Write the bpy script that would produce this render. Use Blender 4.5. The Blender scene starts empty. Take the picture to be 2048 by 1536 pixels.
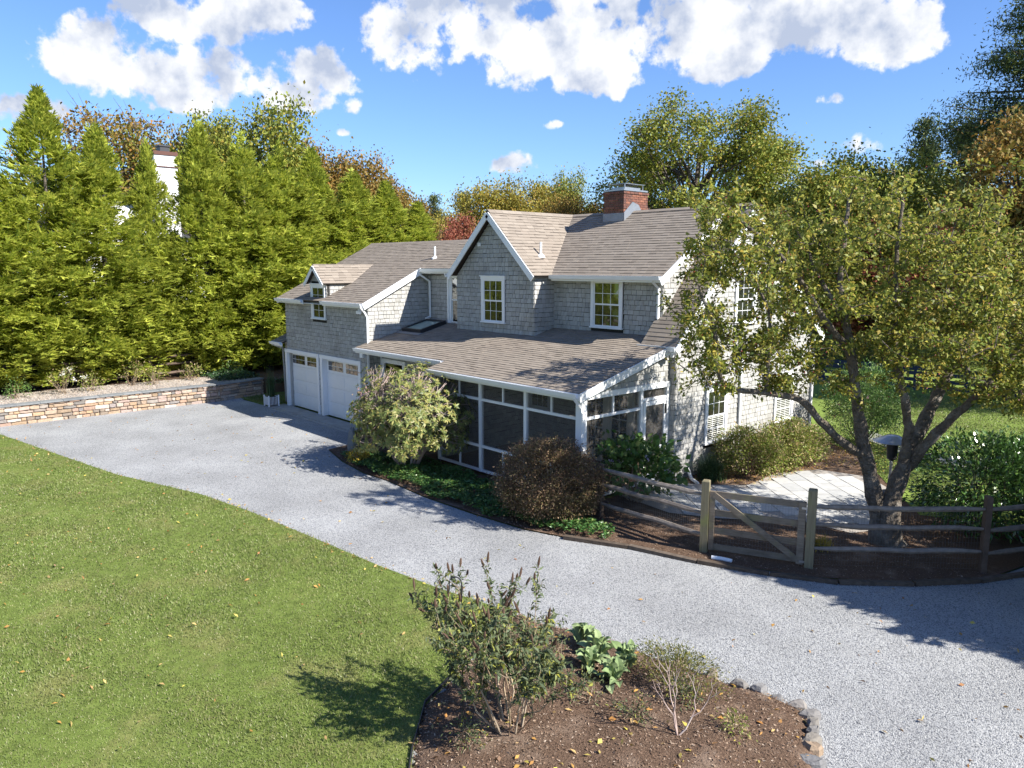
import bpy, math, random
import numpy as np
from mathutils import Vector, Matrix

S = bpy.context.scene
COL = S.collection
R = math.radians
rng = np.random.default_rng(7)
rnd = random.Random(5)

# ------------------------------------------------------------------ camera, sky, sun, exposure
cam_data = bpy.data.cameras.new('camera')
cam_data.sensor_width = 36.0
cam_data.lens = 1534.26 / 2048 * 36.0
cam_data.clip_start = 0.1
cam_data.clip_end = 3000
cam = bpy.data.objects.new('camera', cam_data)
COL.objects.link(cam)
cam.location = (0, 0, 5.75)
cam.rotation_euler = (R(90 - 8.745), 0, R(48.004))
S.camera = cam

SUN = Vector((1.0, 0.34, 0.87)).normalized()          # towards the sun
world = bpy.data.worlds.new('World')
S.world = world
world.use_nodes = True
wn, wl = world.node_tree.nodes, world.node_tree.links
for n in list(wn): wn.remove(n)
def W(t, **k):
    n = wn.new(t)
    for a, b in k.items(): setattr(n, a, b)
    return n
def wmath(op, a, b=None, c=None, clamp=False):
    n = W('ShaderNodeMath', operation=op, use_clamp=clamp)
    for i, v in enumerate((a, b, c)):
        if v is None: continue
        if isinstance(v, (int, float)): n.inputs[i].default_value = v
        else: wl.new(v, n.inputs[i])
    return n.outputs[0]
out = W('ShaderNodeOutputWorld'); bg = W('ShaderNodeBackground')
sky = W('ShaderNodeTexSky', sky_type='NISHITA', sun_disc=False)
sky.sun_elevation = math.asin(SUN.z); sky.sun_rotation = math.atan2(SUN.x, SUN.y)
sky.altitude = 100; sky.air_density = 1.0; sky.dust_density = 0.3; sky.ozone_density = 3.0
bg.inputs['Strength'].default_value = 0.074
tint = W('ShaderNodeMix', data_type='RGBA', blend_type='MULTIPLY'); tint.inputs[0].default_value = 1
wl.new(sky.outputs[0], tint.inputs[6]); tint.inputs[7].default_value = (0.80, 0.98, 1.30, 1)
tc = W('ShaderNodeTexCoord'); sep = W('ShaderNodeSeparateXYZ'); wl.new(tc.outputs['Generated'], sep.inputs[0])
az = wmath('MULTIPLY', wmath('ARCTAN2', sep.outputs[0], sep.outputs[1]), 57.29578)
el = wmath('MULTIPLY', wmath('ARCSINE', sep.outputs[2]), 57.29578)
ns = W('ShaderNodeTexNoise', noise_dimensions='3D'); ns.inputs['Scale'].default_value = 16; ns.inputs['Detail'].default_value = 10; ns.inputs['Roughness'].default_value = 0.6
wl.new(tc.outputs['Generated'], ns.inputs['Vector'])
nb = W('ShaderNodeTexNoise', noise_dimensions='3D'); nb.inputs['Scale'].default_value = 52; nb.inputs['Detail'].default_value = 5; nb.inputs['Roughness'].default_value = 0.5
wl.new(tc.outputs['Generated'], nb.inputs['Vector'])
# cumulus clouds: (azimuth, elevation, half width, half height) in degrees of sky
CLOUDS = [(-74.7,13.0,2.4,1.7),(-73.1,12.0,1.8,1.0),(-72.0,15.9,1.8,1.0),(-70.2,15.5,1.8,1.0),(-66.8,16.2,2.7,1.5),(-64.9,16.6,1.9,1.2),(-63.0,15.8,.8,.6),(-68.0,12.4,3.8,1.3),(-70.2,11.2,3.4,.9),(-64.0,13.3,1.7,1.3),(-61.4,12.9,2.0,1.3),(-62.8,11.5,2.2,.9),(-59.6,11.1,1.1,.55),(-79.1,9.4,2.0,.8),(-77.6,9.7,1.2,.75),
 (-55.2,15.6,2.4,2.0),(-52.4,16.9,3.1,1.8),(-48.9,16.3,4.2,1.8),(-45.3,15.1,4.4,1.9),(-42.1,13.5,3.0,1.4),(-40.8,15.9,4.2,2.0),(-36.7,15.7,4.4,1.7),(-33.2,14.0,2.8,1.2),(-29.8,15.5,4.4,1.7),(-26.0,15.5,3.6,1.7),(-23.0,14.3,2.5,1.4),(-21.2,13.4,1.1,.9),(-44.9,9.96,.95,.32),(-47.8,7.3,1.6,.7),(-26.4,10.8,1.0,.45),(-24.3,7.8,1.2,.7),(-29.6,6.2,1.1,.5),(-60.0,9.24,.6,.3),(-26.7,6.8,.6,.4),
 (-49,18.6,6,1.6),(-40,18.6,6,1.6),(-30,18,6,1.6),(-66,18.5,3,1.5),(-100,14,7,3),(-94,20,5,2.5),(-120,12,8,3),(-150,18,9,4),(170,14,8,3),(140,20,9,4),(110,11,8,3),(-5,15,6,2.5),(12,20,7,3),(30,12,6,2.5),(55,22,6,2.5),(-60,25,8,3),(-30,28,9,4),(-85,32,8,4)]
field = None
for (a, e, w_, h_) in CLOUDS:
    du = wmath('MULTIPLY', wmath('SUBTRACT', az, a), 1 / (w_ * 1.4)); dv = wmath('MULTIPLY', wmath('SUBTRACT', el, e), 1 / (h_ * 1.4))
    r2 = wmath('ADD', wmath('MULTIPLY', du, du), wmath('MULTIPLY', dv, dv))
    m_ = wmath('SUBTRACT', 1.0 if w_ > 1.7 else .35, r2)
    field = m_ if field is None else wmath('SMOOTH_MAX', field, m_, 0.25)
nz = wmath('MULTIPLY', wmath('SUBTRACT', ns.outputs[0], 0.5), 4.0)
nz2 = wmath('MULTIPLY', wmath('SUBTRACT', nb.outputs[0], 0.5), 1.7)
dens = wmath('ADD', wmath('ADD', wmath('MAXIMUM', field, -3.0), nz), nz2)
cov = W('ShaderNodeMapRange', interpolation_type='SMOOTHSTEP'); wl.new(dens, cov.inputs[0]); cov.inputs[1].default_value = -0.05; cov.inputs[2].default_value = 0.5
# cloud relief: density sampled a little towards the sun gives the lit and the grey sides
off = W('ShaderNodeVectorMath', operation='ADD'); wl.new(tc.outputs['Generated'], off.inputs[0]); off.inputs[1].default_value = (0.016, 0.005, 0.035)
ns2 = W('ShaderNodeTexNoise', noise_dimensions='3D'); ns2.inputs['Scale'].default_value = 16; ns2.inputs['Detail'].default_value = 5; ns2.inputs['Roughness'].default_value = 0.5
wl.new(off.outputs[0], ns2.inputs['Vector'])
rel = wmath('SUBTRACT', ns.outputs[0], ns2.outputs[0])
sh = wmath('ADD', wmath('MULTIPLY', rel, 4.5), wmath('MULTIPLY_ADD', dens, -0.34, 0.86), clamp=True)
ccol = W('ShaderNodeMix', data_type='RGBA'); wl.new(sh, ccol.inputs[0]); ccol.inputs[6].default_value = (3.3, 3.8, 4.9, 1); ccol.inputs[7].default_value = (6.6, 6.7, 6.9, 1)
mixc = W('ShaderNodeMix', data_type='RGBA'); wl.new(cov.outputs[0], mixc.inputs[0]); wl.new(tint.outputs[2], mixc.inputs[6]); wl.new(ccol.outputs[2], mixc.inputs[7])
wl.new(mixc.outputs[2], bg.inputs['Color']); wl.new(bg.outputs[0], out.inputs['Surface'])

sd = bpy.data.lights.new('sun', 'SUN'); sd.energy = 5.0; sd.angle = R(0.53); sd.color = (1.0, 0.95, 0.86)
sun = bpy.data.objects.new('sun', sd); COL.objects.link(sun)
sun.rotation_euler = SUN.to_track_quat('Z', 'Y').to_euler()
S.view_settings.view_transform = 'Standard'; S.view_settings.look = 'None'
S.view_settings.gamma = 1.0; S.view_settings.use_curve_mapping = False
S.view_settings.exposure = 1.12
S.render.engine = 'CYCLES'
S.cycles.max_bounces = 6; S.cycles.transparent_max_bounces = 12; S.cycles.caustics_reflective = False; S.cycles.caustics_refractive = False

# ------------------------------------------------------------------ materials
MATS = {}
def mat(name, cols, rough=0.8, spec=0.3, noise=None, bump=None, transl=0.0, metal=0.0, stripes=None, patch=None, coat=0.0):
    """cols: list of colours picked at random per piece; noise=(scale, amount) fine mottling; bump=(scale, strength, distance);
    patch=(scale, colour, amount) large stains; stripes=(axis scale vector, amount) grain"""
    m = bpy.data.materials.new(name); m.use_nodes = True
    N, L = m.node_tree.nodes, m.node_tree.links
    p = N['Principled BSDF']; p.inputs['Roughness'].default_value = rough; p.inputs['Specular IOR Level'].default_value = spec; p.inputs['Metallic'].default_value = metal
    if coat: p.inputs['Coat Weight'].default_value = coat
    tcn = N.new('ShaderNodeTexCoord'); pos = tcn.outputs['Object']
    cur = None
    if len(cols) > 1:
        g = N.new('ShaderNodeNewGeometry'); oi = N.new('ShaderNodeObjectInfo')
        a = N.new('ShaderNodeMath'); a.operation = 'ADD'; L.new(g.outputs['Random Per Island'], a.inputs[0]); L.new(oi.outputs['Random'], a.inputs[1])
        fr = N.new('ShaderNodeMath'); fr.operation = 'FRACT'; L.new(a.outputs[0], fr.inputs[0])
        cr = N.new('ShaderNodeValToRGB'); L.new(fr.outputs[0], cr.inputs[0])
        e = cr.color_ramp.elements
        e[0].position = 0; e[0].color = (*cols[0], 1); e[1].position = 1; e[1].color = (*cols[-1], 1)
        for i, c in enumerate(cols[1:-1], 1):
            q = e.new(i / (len(cols) - 1)); q.color = (*c, 1)
        cur = cr.outputs[0]
    def tex(scale, detail=5, rough_=0.6, vec=None):
        t = N.new('ShaderNodeTexNoise'); t.inputs['Scale'].default_value = scale; t.inputs['Detail'].default_value = detail; t.inputs['Roughness'].default_value = rough_
        if vec:
            mp = N.new('ShaderNodeMapping'); mp.inputs['Scale'].default_value = vec; L.new(pos, mp.inputs[0]); L.new(mp.outputs[0], t.inputs['Vector'])
        else: L.new(pos, t.inputs['Vector'])
        return t.outputs[0]
    def mul(cur, fac, amount):
        mr = N.new('ShaderNodeMapRange'); L.new(fac, mr.inputs[0]); mr.inputs[1].default_value = 0.25; mr.inputs[2].default_value = 0.75
        mr.inputs[3].default_value = 1 - amount; mr.inputs[4].default_value = 1 + amount
        x = N.new('ShaderNodeVectorMath'); x.operation = 'SCALE'
        if cur is None: x.inputs[0].default_value = cols[0]
        else: L.new(cur, x.inputs[0])
        L.new(mr.outputs[0], x.inputs['Scale']); return x.outputs[0]
    if noise: cur = mul(cur, tex(noise[0]), noise[1])
    if stripes: cur = mul(cur, tex(1.0, 6, 0.65, stripes[0]), stripes[1])
    if patch:
        mr = N.new('ShaderNodeMapRange'); mr.interpolation_type = 'SMOOTHSTEP'; L.new(tex(patch[0], 4, 0.6), mr.inputs[0]); mr.inputs[1].default_value = 0.5; mr.inputs[2].default_value = 0.68; mr.inputs[4].default_value = patch[2]
        mx = N.new('ShaderNodeMix'); mx.data_type = 'RGBA'; L.new(mr.outputs[0], mx.inputs[0])
        if cur is None: mx.inputs[6].default_value = (*cols[0], 1)
        else: L.new(cur, mx.inputs[6])
        mx.inputs[7].default_value = (*patch[1], 1); cur = mx.outputs[2]
    if cur is None: p.inputs['Base Color'].default_value = (*cols[0], 1)
    else: L.new(cur, p.inputs['Base Color'])
    if bump:
        b = N.new('ShaderNodeBump'); b.inputs['Strength'].default_value = bump[1]; b.inputs['Distance'].default_value = bump[2]
        L.new(tex(bump[0], 4), b.inputs['Height']); L.new(b.outputs[0], p.inputs['Normal'])
    if transl:
        t = N.new('ShaderNodeBsdfTranslucent'); mx = N.new('ShaderNodeMixShader'); mx.inputs[0].default_value = transl
        if cur is None: t.inputs[0].default_value = (*cols[0], 1)
        else: L.new(cur, t.inputs[0])
        L.new(p.outputs[0], mx.inputs[1]); L.new(t.outputs[0], mx.inputs[2]); L.new(mx.outputs[0], N['Material Output'].inputs[0])
    MATS[name] = m
    return m

M_shin = mat('cedar_shingle', [(.31,.305,.29),(.38,.375,.36),(.34,.335,.315),(.42,.415,.40),(.36,.355,.34)], .85, .2, noise=(9, .10), stripes=((60, 60, 3), .10), patch=(1.1, (.20, .185, .155), .35))
M_wallback = mat('shadow_gap_backing', [(.035,.034,.032)], .9, .1)  # near-black backing paints the shadow lines between shingle courses
M_roof = mat('asphalt_shingle', [(.235,.20,.165),(.255,.218,.18),(.215,.182,.15),(.27,.232,.192),(.243,.206,.17)], .92, .15, noise=(90, .18), patch=(.7, (.24, .20, .165), .4))
M_roofdeck = mat('roof_deck', [(.06,.05,.045)], .95, .1)  # dark deck colour stands in for shadow lines in the shingle gaps
M_white = mat('white_paint', [(.78,.79,.80)], .45, .4, noise=(3, .04), bump=(40, .05, .003))
M_white2 = mat('painted_door', [(.74,.755,.77)], .4, .4, noise=(2, .03))
M_cream = mat('cream_paint', [(.72,.73,.68)], .5, .3, noise=(3, .04))
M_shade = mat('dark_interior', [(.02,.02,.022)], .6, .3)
M_brick = mat('brick', [(.20,.085,.06),(.14,.065,.052),(.26,.115,.075),(.11,.06,.052),(.18,.09,.07)], .9, .15, noise=(25, .2), bump=(60, .4, .006))
M_mortar = mat('mortar', [(.33,.30,.27)], .95, .1, noise=(30, .2))
M_lead = mat('lead_flashing', [(.22,.24,.27)], .5, .5, metal=.4, noise=(5, .15))
M_metal = mat('dark_metal', [(.05,.05,.055)], .5, .5, metal=.6)
M_steel = mat('dull_steel', [(.42,.43,.45)], .35, .5, metal=.8, noise=(6, .15))
M_zinc = mat('galvanised_wire', [(.16,.16,.165)], .5, .4, metal=.5)
M_slate = mat('coping_slate', [(.19,.20,.205),(.24,.245,.25),(.16,.17,.18)], .8, .25, noise=(8, .2), bump=(15, .4, .01))
M_stone = mat('wall_stone', [(.36,.26,.18),(.43,.33,.25),(.28,.20,.13),(.17,.165,.16),(.46,.38,.31),(.32,.22,.17),(.41,.28,.17),(.23,.21,.20),(.43,.31,.26),(.50,.43,.36)], .88, .2, noise=(14, .25), bump=(22, .7, .015))
M_rock = mat('edging_rock', [(.15,.15,.155),(.21,.19,.165),(.27,.20,.14),(.19,.20,.21)], .9, .2, noise=(10, .3), bump=(18, .8, .02))
M_wallmortar = mat('stone_mortar', [(.30,.25,.21)], .95, .1, noise=(20, .2))
M_paver = mat('patio_stone', [(.42,.42,.41),(.48,.475,.46),(.38,.385,.385),(.45,.44,.42)], .8, .25, noise=(6, .14), bump=(20, .3, .006))
M_concrete = mat('concrete', [(.34,.335,.32)], .85, .2, noise=(3, .15), bump=(50, .2, .004), patch=(.8, (.2, .19, .175), .5))
M_fence = mat('weathered_fence', [(.16,.13,.10),(.20,.17,.135),(.14,.115,.09)], .85, .2, stripes=((3, 3, 40), .3), noise=(5, .25), patch=(2.0, (.17, .17, .07), .5))
M_rail = mat('weathered_rail', [(.19,.155,.13),(.25,.215,.185)], .85, .2, noise=(7, .35), bump=(12, .6, .015))
M_post = mat('mossy_post', [(.19,.165,.105),(.22,.19,.125)], .85, .2, stripes=((40, 40, 2), .3), patch=(1.5, (.20, .21, .07), .7))
M_darkrail = mat('dark_rail', [(.09,.065,.05),(.13,.095,.075)], .85, .2, noise=(7, .3), bump=(12, .5, .01))
M_timber = mat('edging_timber', [(.085,.065,.05),(.12,.095,.075)], .9, .15, noise=(9, .35), bump=(14, .7, .02))
M_bark = mat('bark', [(.15,.125,.10)], .9, .15, noise=(9, .5), bump=(18, 1.0, .08), patch=(2.6, (.30, .28, .25), .7))
M_bark2 = mat('dark_bark', [(.12,.10,.085)], .9, .15, noise=(6, .3), bump=(12, .8, .03))
M_twig = mat('tan_twig', [(.33,.25,.17),(.25,.18,.12),(.38,.31,.23)], .8, .2)
M_twigpink = mat('pinkish_twig', [(.42,.33,.29),(.34,.25,.22),(.48,.40,.36)], .8, .2)
def leafm(name, cols, rough=.5, spec=.35, tr=.25, clump=(1.2, .35)):
    return mat(name, cols, rough, spec, noise=clump, transl=tr)
L_crab = leafm('crabapple_leaf', [(.15,.19,.03),(.09,.135,.025),(.25,.28,.045),(.42,.40,.07),(.11,.15,.03),(.34,.36,.10),(.46,.34,.07),(.21,.26,.045)], .52, .3, .42)
L_berry = mat('crabapple', [(.28,.02,.025),(.20,.015,.02)], .35, .5)
L_ley = leafm('cypress_leaf', [(.35,.41,.055),(.47,.52,.08),(.19,.26,.04),(.58,.58,.10),(.37,.43,.055)], .6, .3, .45, (.9, .25))
L_laurel = leafm('laurel_leaf', [(.055,.13,.03),(.08,.16,.035),(.045,.105,.03),(.11,.20,.04)], .25, .8, .15)
L_rhodo = leafm('rhododendron_leaf', [(.15,.19,.05),(.21,.24,.06),(.10,.14,.04),(.32,.28,.08),(.25,.25,.09)], .5, .45, .2)
L_brown = leafm('bronze_leaf', [(.15,.09,.055),(.21,.13,.075),(.10,.06,.045),(.30,.20,.11),(.13,.11,.05),(.24,.19,.08)], .6, .3, .2)
L_browng = leafm('bronze_green_leaf', [(.10,.10,.04),(.15,.13,.05),(.17,.10,.05),(.07,.08,.03)], .6, .3, .2)
L_azal = leafm('azalea_leaf', [(.17,.23,.035),(.24,.28,.045),(.12,.18,.03),(.40,.27,.13),(.20,.25,.04),(.15,.21,.03),(.50,.36,.24),(.22,.27,.04)], .5, .3, .2)
L_hyd = leafm('hydrangea_leaf', [(.09,.18,.04),(.14,.24,.06),(.06,.14,.03),(.20,.25,.08)], .4, .4, .3)
L_cover = leafm('pachysandra_leaf', [(.05,.13,.035),(.08,.18,.04),(.04,.10,.03),(.18,.25,.06)], .4, .5, .15)
L_ivy = leafm('ivy_leaf', [(.03,.07,.03),(.045,.09,.03),(.025,.055,.025)], .4, .4, .1)
L_bud = leafm('buddleia_leaf', [(.09,.12,.06),(.12,.155,.075),(.07,.09,.045),(.15,.18,.08),(.30,.30,.04)], .6, .3, .2)
L_seed = mat('seed_head', [(.065,.04,.03),(.10,.065,.045)], .9, .1)
L_lamb = leafm('mullein_leaf', [(.22,.30,.13),(.29,.36,.18),(.17,.24,.10)], .85, .15, .15, (5, .12))
L_lacy = leafm('lacy_leaf', [(.16,.16,.03),(.22,.20,.04),(.10,.12,.03),(.07,.10,.05)], .6, .25, .25)
L_yel = leafm('yellow_leaf', [(.42,.32,.04),(.50,.36,.06),(.30,.26,.05)], .6, .25, .25)
L_oak = leafm('autumn_oak_leaf', [(.16,.21,.035),(.24,.28,.045),(.11,.15,.03),(.32,.30,.05),(.21,.25,.04),(.38,.26,.045)], .6, .25, .25, (.25, .3))
L_rust = leafm('rust_leaf', [(.22,.14,.035),(.27,.19,.045),(.15,.15,.035),(.34,.17,.04),(.19,.14,.035)], .6, .25, .25, (.25, .3))
L_gold = leafm('gold_leaf', [(.26,.25,.04),(.34,.28,.05),(.20,.20,.04),(.38,.24,.05)], .6, .25, .3, (.25, .3))
L_red = leafm('red_leaf', [(.30,.075,.05),(.36,.13,.08),(.22,.06,.04),(.34,.17,.10)], .6, .25, .25, (.25, .3))
L_pine = leafm('pine_needle', [(.06,.10,.045),(.08,.12,.045),(.17,.18,.05),(.05,.08,.05)], .7, .2, .15, (.3, .3))
L_fallen = mat('fallen_leaf', [(.42,.20,.06),(.50,.30,.08),(.30,.14,.06),(.55,.38,.16),(.48,.42,.08),(.35,.22,.14)], .7, .2, transl=.15)
L_grass = mat('grass_blade', [(.155,.215,.05),(.205,.26,.07),(.11,.16,.038),(.27,.285,.12),(.165,.22,.055),(.37,.34,.20)], .45, .35, noise=(.7, .3), patch=(1.1, (.30, .28, .12), .45), transl=.3)
L_flower = mat('pale_lilac_petal', [(.70,.62,.78),(.80,.74,.84),(.62,.52,.70)], .6, .2, transl=.3)
L_pink = mat('pink_petal', [(.75,.35,.36),(.80,.50,.48),(.62,.28,.30)], .6, .2, transl=.3)
L_rose = mat('white_petal', [(.80,.80,.76)], .6, .2, transl=.3)
M_mulch = mat('bark_mulch', [(.12,.078,.054)], .95, .1, noise=(35, .55), bump=(45, 1.0, .03), patch=(1.4, (.22, .16, .12), .8))
M_chip = mat('mulch_chip', [(.16,.10,.07),(.24,.16,.11),(.08,.05,.036),(.34,.25,.18),(.18,.12,.085),(.42,.34,.27)], .9, .1)
M_peb = mat('driveway_pebble', [(.30,.305,.31),(.38,.385,.385),(.20,.205,.22),(.34,.345,.345),(.45,.45,.44),(.09,.095,.105),(.36,.36,.36)], .8, .25)
M_rivpeb = mat('river_pebble', [(.33,.27,.22),(.42,.36,.30),(.24,.20,.18),(.48,.43,.38),(.16,.145,.14)], .75, .25)
M_screen = bpy.data.materials.new('insect_screen'); M_screen.use_nodes = True
_n, _l = M_screen.node_tree.nodes, M_screen.node_tree.links
_t = _n.new('ShaderNodeBsdfTransparent'); _m = _n.new('ShaderNodeMixShader'); _m.inputs[0].default_value = .24
_d = _n['Principled BSDF']; _d.inputs['Base Color'].default_value = (.13, .12, .11, 1); _d.inputs['Roughness'].default_value = .7
_l.new(_t.outputs[0], _m.inputs[1]); _l.new(_d.outputs[0], _m.inputs[2]); _l.new(_m.outputs[0], _n['Material Output'].inputs[0])
def glassmat(name, base, mirror):
    m = bpy.data.materials.new(name); m.use_nodes = True; N, L = m.node_tree.nodes, m.node_tree.links
    p = N['Principled BSDF']; p.inputs['Base Color'].default_value = (*base, 1); p.inputs['Roughness'].default_value = .1
    g = N.new('ShaderNodeBsdfGlossy'); g.inputs['Roughness'].default_value = .015; g.inputs['Color'].default_value = (.9, .95, .95, 1)
    mx = N.new('ShaderNodeMixShader'); mx.inputs[0].default_value = mirror
    t = N.new('ShaderNodeTexNoise'); t.inputs['Scale'].default_value = 1.7; b = N.new('ShaderNodeBump'); b.inputs['Strength'].default_value = .5; b.inputs['Distance'].default_value = .05
    tcx = N.new('ShaderNodeTexCoord'); L.new(tcx.outputs['Object'], t.inputs['Vector']); L.new(t.outputs[0], b.inputs['Height']); L.new(b.outputs[0], g.inputs['Normal'])
    L.new(p.outputs[0], mx.inputs[1]); L.new(g.outputs[0], mx.inputs[2]); L.new(mx.outputs[0], N['Material Output'].inputs[0]); return m
M_glass = glassmat('window_glass', (.010, .013, .016), .20)
M_glass_dim = glassmat('dim_window_glass', (.016, .016, .017), .09)  # dimmer reflection of the lower sashes is put into the material
M_glasst = glassmat('skylight_glass', (.42, .55, .50), .4)  # pale green base colour stands in for reflected light on the glass
M_doorglass = glassmat('door_glass', (.02, .018, .016), .15)
# gravel: voronoi stones
def gravelmat(name, cols, scale, bumpd):
    m = bpy.data.materials.new(name); m.use_nodes = True; N, L = m.node_tree.nodes, m.node_tree.links
    p = N['Principled BSDF']; p.inputs['Roughness'].default_value = .9; p.inputs['Specular IOR Level'].default_value = .2
    tcx = N.new('ShaderNodeTexCoord'); v = N.new('ShaderNodeTexVoronoi'); v.inputs['Scale'].default_value = scale; L.new(tcx.outputs['Object'], v.inputs['Vector'])
    sp = N.new('ShaderNodeSeparateXYZ'); L.new(v.outputs['Color'], sp.inputs[0])
    cr = N.new('ShaderNodeValToRGB'); L.new(sp.outputs[0], cr.inputs[0]); e = cr.color_ramp.elements
    e[0].color = (*cols[0], 1); e[1].color = (*cols[-1], 1)
    for i, c in enumerate(cols[1:-1], 1): e.new(i / (len(cols) - 1)).color = (*c, 1)
    n1 = N.new('ShaderNodeTexNoise'); n1.inputs['Scale'].default_value = .55; n1.inputs['Detail'].default_value = 6; L.new(tcx.outputs['Object'], n1.inputs['Vector'])
    mr = N.new('ShaderNodeMapRange'); L.new(n1.outputs[0], mr.inputs[0]); mr.inputs[1].default_value = .3; mr.inputs[2].default_value = .7; mr.inputs[3].default_value = .80; mr.inputs[4].default_value = 1.14
    x = N.new('ShaderNodeVectorMath'); x.operation = 'SCALE'; L.new(cr.outputs[0], x.inputs[0]); L.new(mr.outputs[0], x.inputs['Scale']); L.new(x.outputs[0], p.inputs['Base Color'])
    b = N.new('ShaderNodeBump'); b.invert = True; b.inputs['Strength'].default_value = 1; b.inputs['Distance'].default_value = bumpd; L.new(v.outputs['Distance'], b.inputs['Height']); L.new(b.outputs[0], p.inputs['Normal'])
    return m
M_gravel = gravelmat('driveway_gravel', [(.10,.105,.12),(.28,.285,.29),(.38,.385,.385),(.31,.315,.32),(.37,.37,.37)], 60, .010)
M_rivgravel = gravelmat('pebble_bed', [(.15,.12,.10),(.31,.26,.22),(.40,.35,.30),(.24,.20,.175)], 22, .02)
M_lawn = mat('turf', [(.12,.16,.035)], .9, .15, noise=(5, .35), bump=(60, .6, .02), patch=(.9, (.22, .20, .08), .5))
M_field = mat('rough_grass', [(.16,.22,.045)], .9, .15, noise=(.6, .3), bump=(20, .5, .03))
M_litter = mat('leaf_litter', [(.17,.11,.075)], .95, .1, noise=(22, .6), bump=(30, 1, .03), patch=(2, (.32, .23, .18), .6))

# ------------------------------------------------------------------ object helpers
def link(name, me, m=None, parent=None):
    o = bpy.data.objects.new(name, me); COL.objects.link(o)
    if parent is not None: o.parent = parent
    if m is not None and me is not None and not me.materials: me.materials.append(m)
    return o
def tag(o, label=None, cat=None, group=None, kind=None):
    if label: o['label'] = label
    if cat: o['category'] = cat
    if group: o['group'] = group
    if kind: o['kind'] = kind
    return o
def empty(name, label, cat, loc=(0, 0, 0), group=None):
    o = bpy.data.objects.new(name, None); COL.objects.link(o); o.location = loc; o.empty_display_size = .2
    return tag(o, label, cat, group)
class MB:
    def __init__(s): s.v = []; s.f = []
    def add(s, vs, fs):
        b = len(s.v); s.v += [tuple(x) for x in vs]; s.f += [tuple(i + b for i in f) for f in fs]; return s
    def box(s, x0, x1, y0, y1, z0, z1):
        return s.add([(x0,y0,z0),(x1,y0,z0),(x1,y1,z0),(x0,y1,z0),(x0,y0,z1),(x1,y0,z1),(x1,y1,z1),(x0,y1,z1)], [(0,3,2,1),(4,5,6,7),(0,1,5,4),(1,2,6,5),(2,3,7,6),(3,0,4,7)])
    def prism(s, poly, d):
        """poly: 3-D outline; d: extrusion vector"""
        n = len(poly); d = Vector(d); a = [Vector(p) for p in poly]
        return s.add([tuple(p) for p in a] + [tuple(p + d) for p in a], [tuple(range(n))[::-1], tuple(range(n, 2 * n))] + [(i, (i + 1) % n, n + (i + 1) % n, n + i) for i in range(n)])
    def beam(s, a, b, w, h, up=(0, 0, 1)):
        a, b = Vector(a), Vector(b); d = (b - a).normalized(); u = Vector(up); sd_ = d.cross(u).normalized() * w / 2; u = sd_.cross(d).normalized() * h / 2
        vs = [p + i * sd_ + j * u for p in (a, b) for i, j in ((-1,-1),(1,-1),(1,1),(-1,1))]
        return s.add([tuple(v) for v in vs], [(0,1,2,3),(7,6,5,4),(0,4,5,1),(1,5,6,2),(2,6,7,3),(3,7,4,0)])
    def tube(s, pts, rad, n=7, cap=True):
        pts = [Vector(p) for p in pts]; rings = []
        for i, p in enumerate(pts):
            d = (pts[min(i + 1, len(pts) - 1)] - pts[max(i - 1, 0)]).normalized()
            a = d.cross(Vector((0.3, 0.2, 1)) if abs(d.z) < .9 else Vector((1, 0.1, 0))).normalized(); b = d.cross(a); r = rad[i] if hasattr(rad, '__len__') else rad
            rings.append([p + (a * math.cos(t) + b * math.sin(t)) * r for t in [2 * math.pi * k / n for k in range(n)]])
        vs = [tuple(v) for r in rings for v in r]
        fs = [(i * n + k, i * n + (k + 1) % n, (i + 1) * n + (k + 1) % n, (i + 1) * n + k) for i in range(len(pts) - 1) for k in range(n)]
        if cap: fs += [tuple(range(n))[::-1], tuple(range((len(pts) - 1) * n, len(pts) * n))]
        return s.add(vs, fs)
    def lathe(s, prof, c, n=20):
        vs = [(c[0] + r * math.cos(2 * math.pi * k / n), c[1] + r * math.sin(2 * math.pi * k / n), c[2] + z) for r, z in prof for k in range(n)]
        fs = [(i * n + k, i * n + (k + 1) % n, (i + 1) * n + (k + 1) % n, (i + 1) * n + k) for i in range(len(prof) - 1) for k in range(n)]
        return s.add(vs, fs + [tuple(range(n))[::-1], tuple(range((len(prof) - 1) * n, len(prof) * n))])
    def mesh(s, name):
        me = bpy.data.meshes.new(name); me.from_pydata(s.v, [], s.f); me.update(); return me
    def build(s, name, m, parent=None, smooth=False, origin=None):
        if origin is not None: s.v = [(a - origin[0], b - origin[1], c - origin[2]) for a, b, c in s.v]
        me = s.mesh(name)
        if smooth: me.polygons.foreach_set('use_smooth', [True] * len(me.polygons))
        o = link(name, me, m, parent)
        if origin is not None: o.location = origin
        return o
def quads(name, V, k=4):
    """V: (N*k,3) numpy array of consecutive k-gons"""
    V = np.ascontiguousarray(V, dtype=np.float32).reshape(-1, 3); n = len(V); nf = n // k
    me = bpy.data.meshes.new(name); me.vertices.add(n); me.vertices.foreach_set('co', V.ravel())
    me.loops.add(n); me.loops.foreach_set('vertex_index', np.arange(n, dtype=np.int32))
    me.polygons.add(nf); me.polygons.foreach_set('loop_start', np.arange(0, n, k, dtype=np.int32))
    try: me.polygons.foreach_set('loop_total', np.full(nf, k, dtype=np.int32))
    except Exception: pass
    me.update(calc_edges=True); return me
def unit(a): return a / (np.linalg.norm(a, axis=-1, keepdims=True) + 1e-9)
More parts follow.
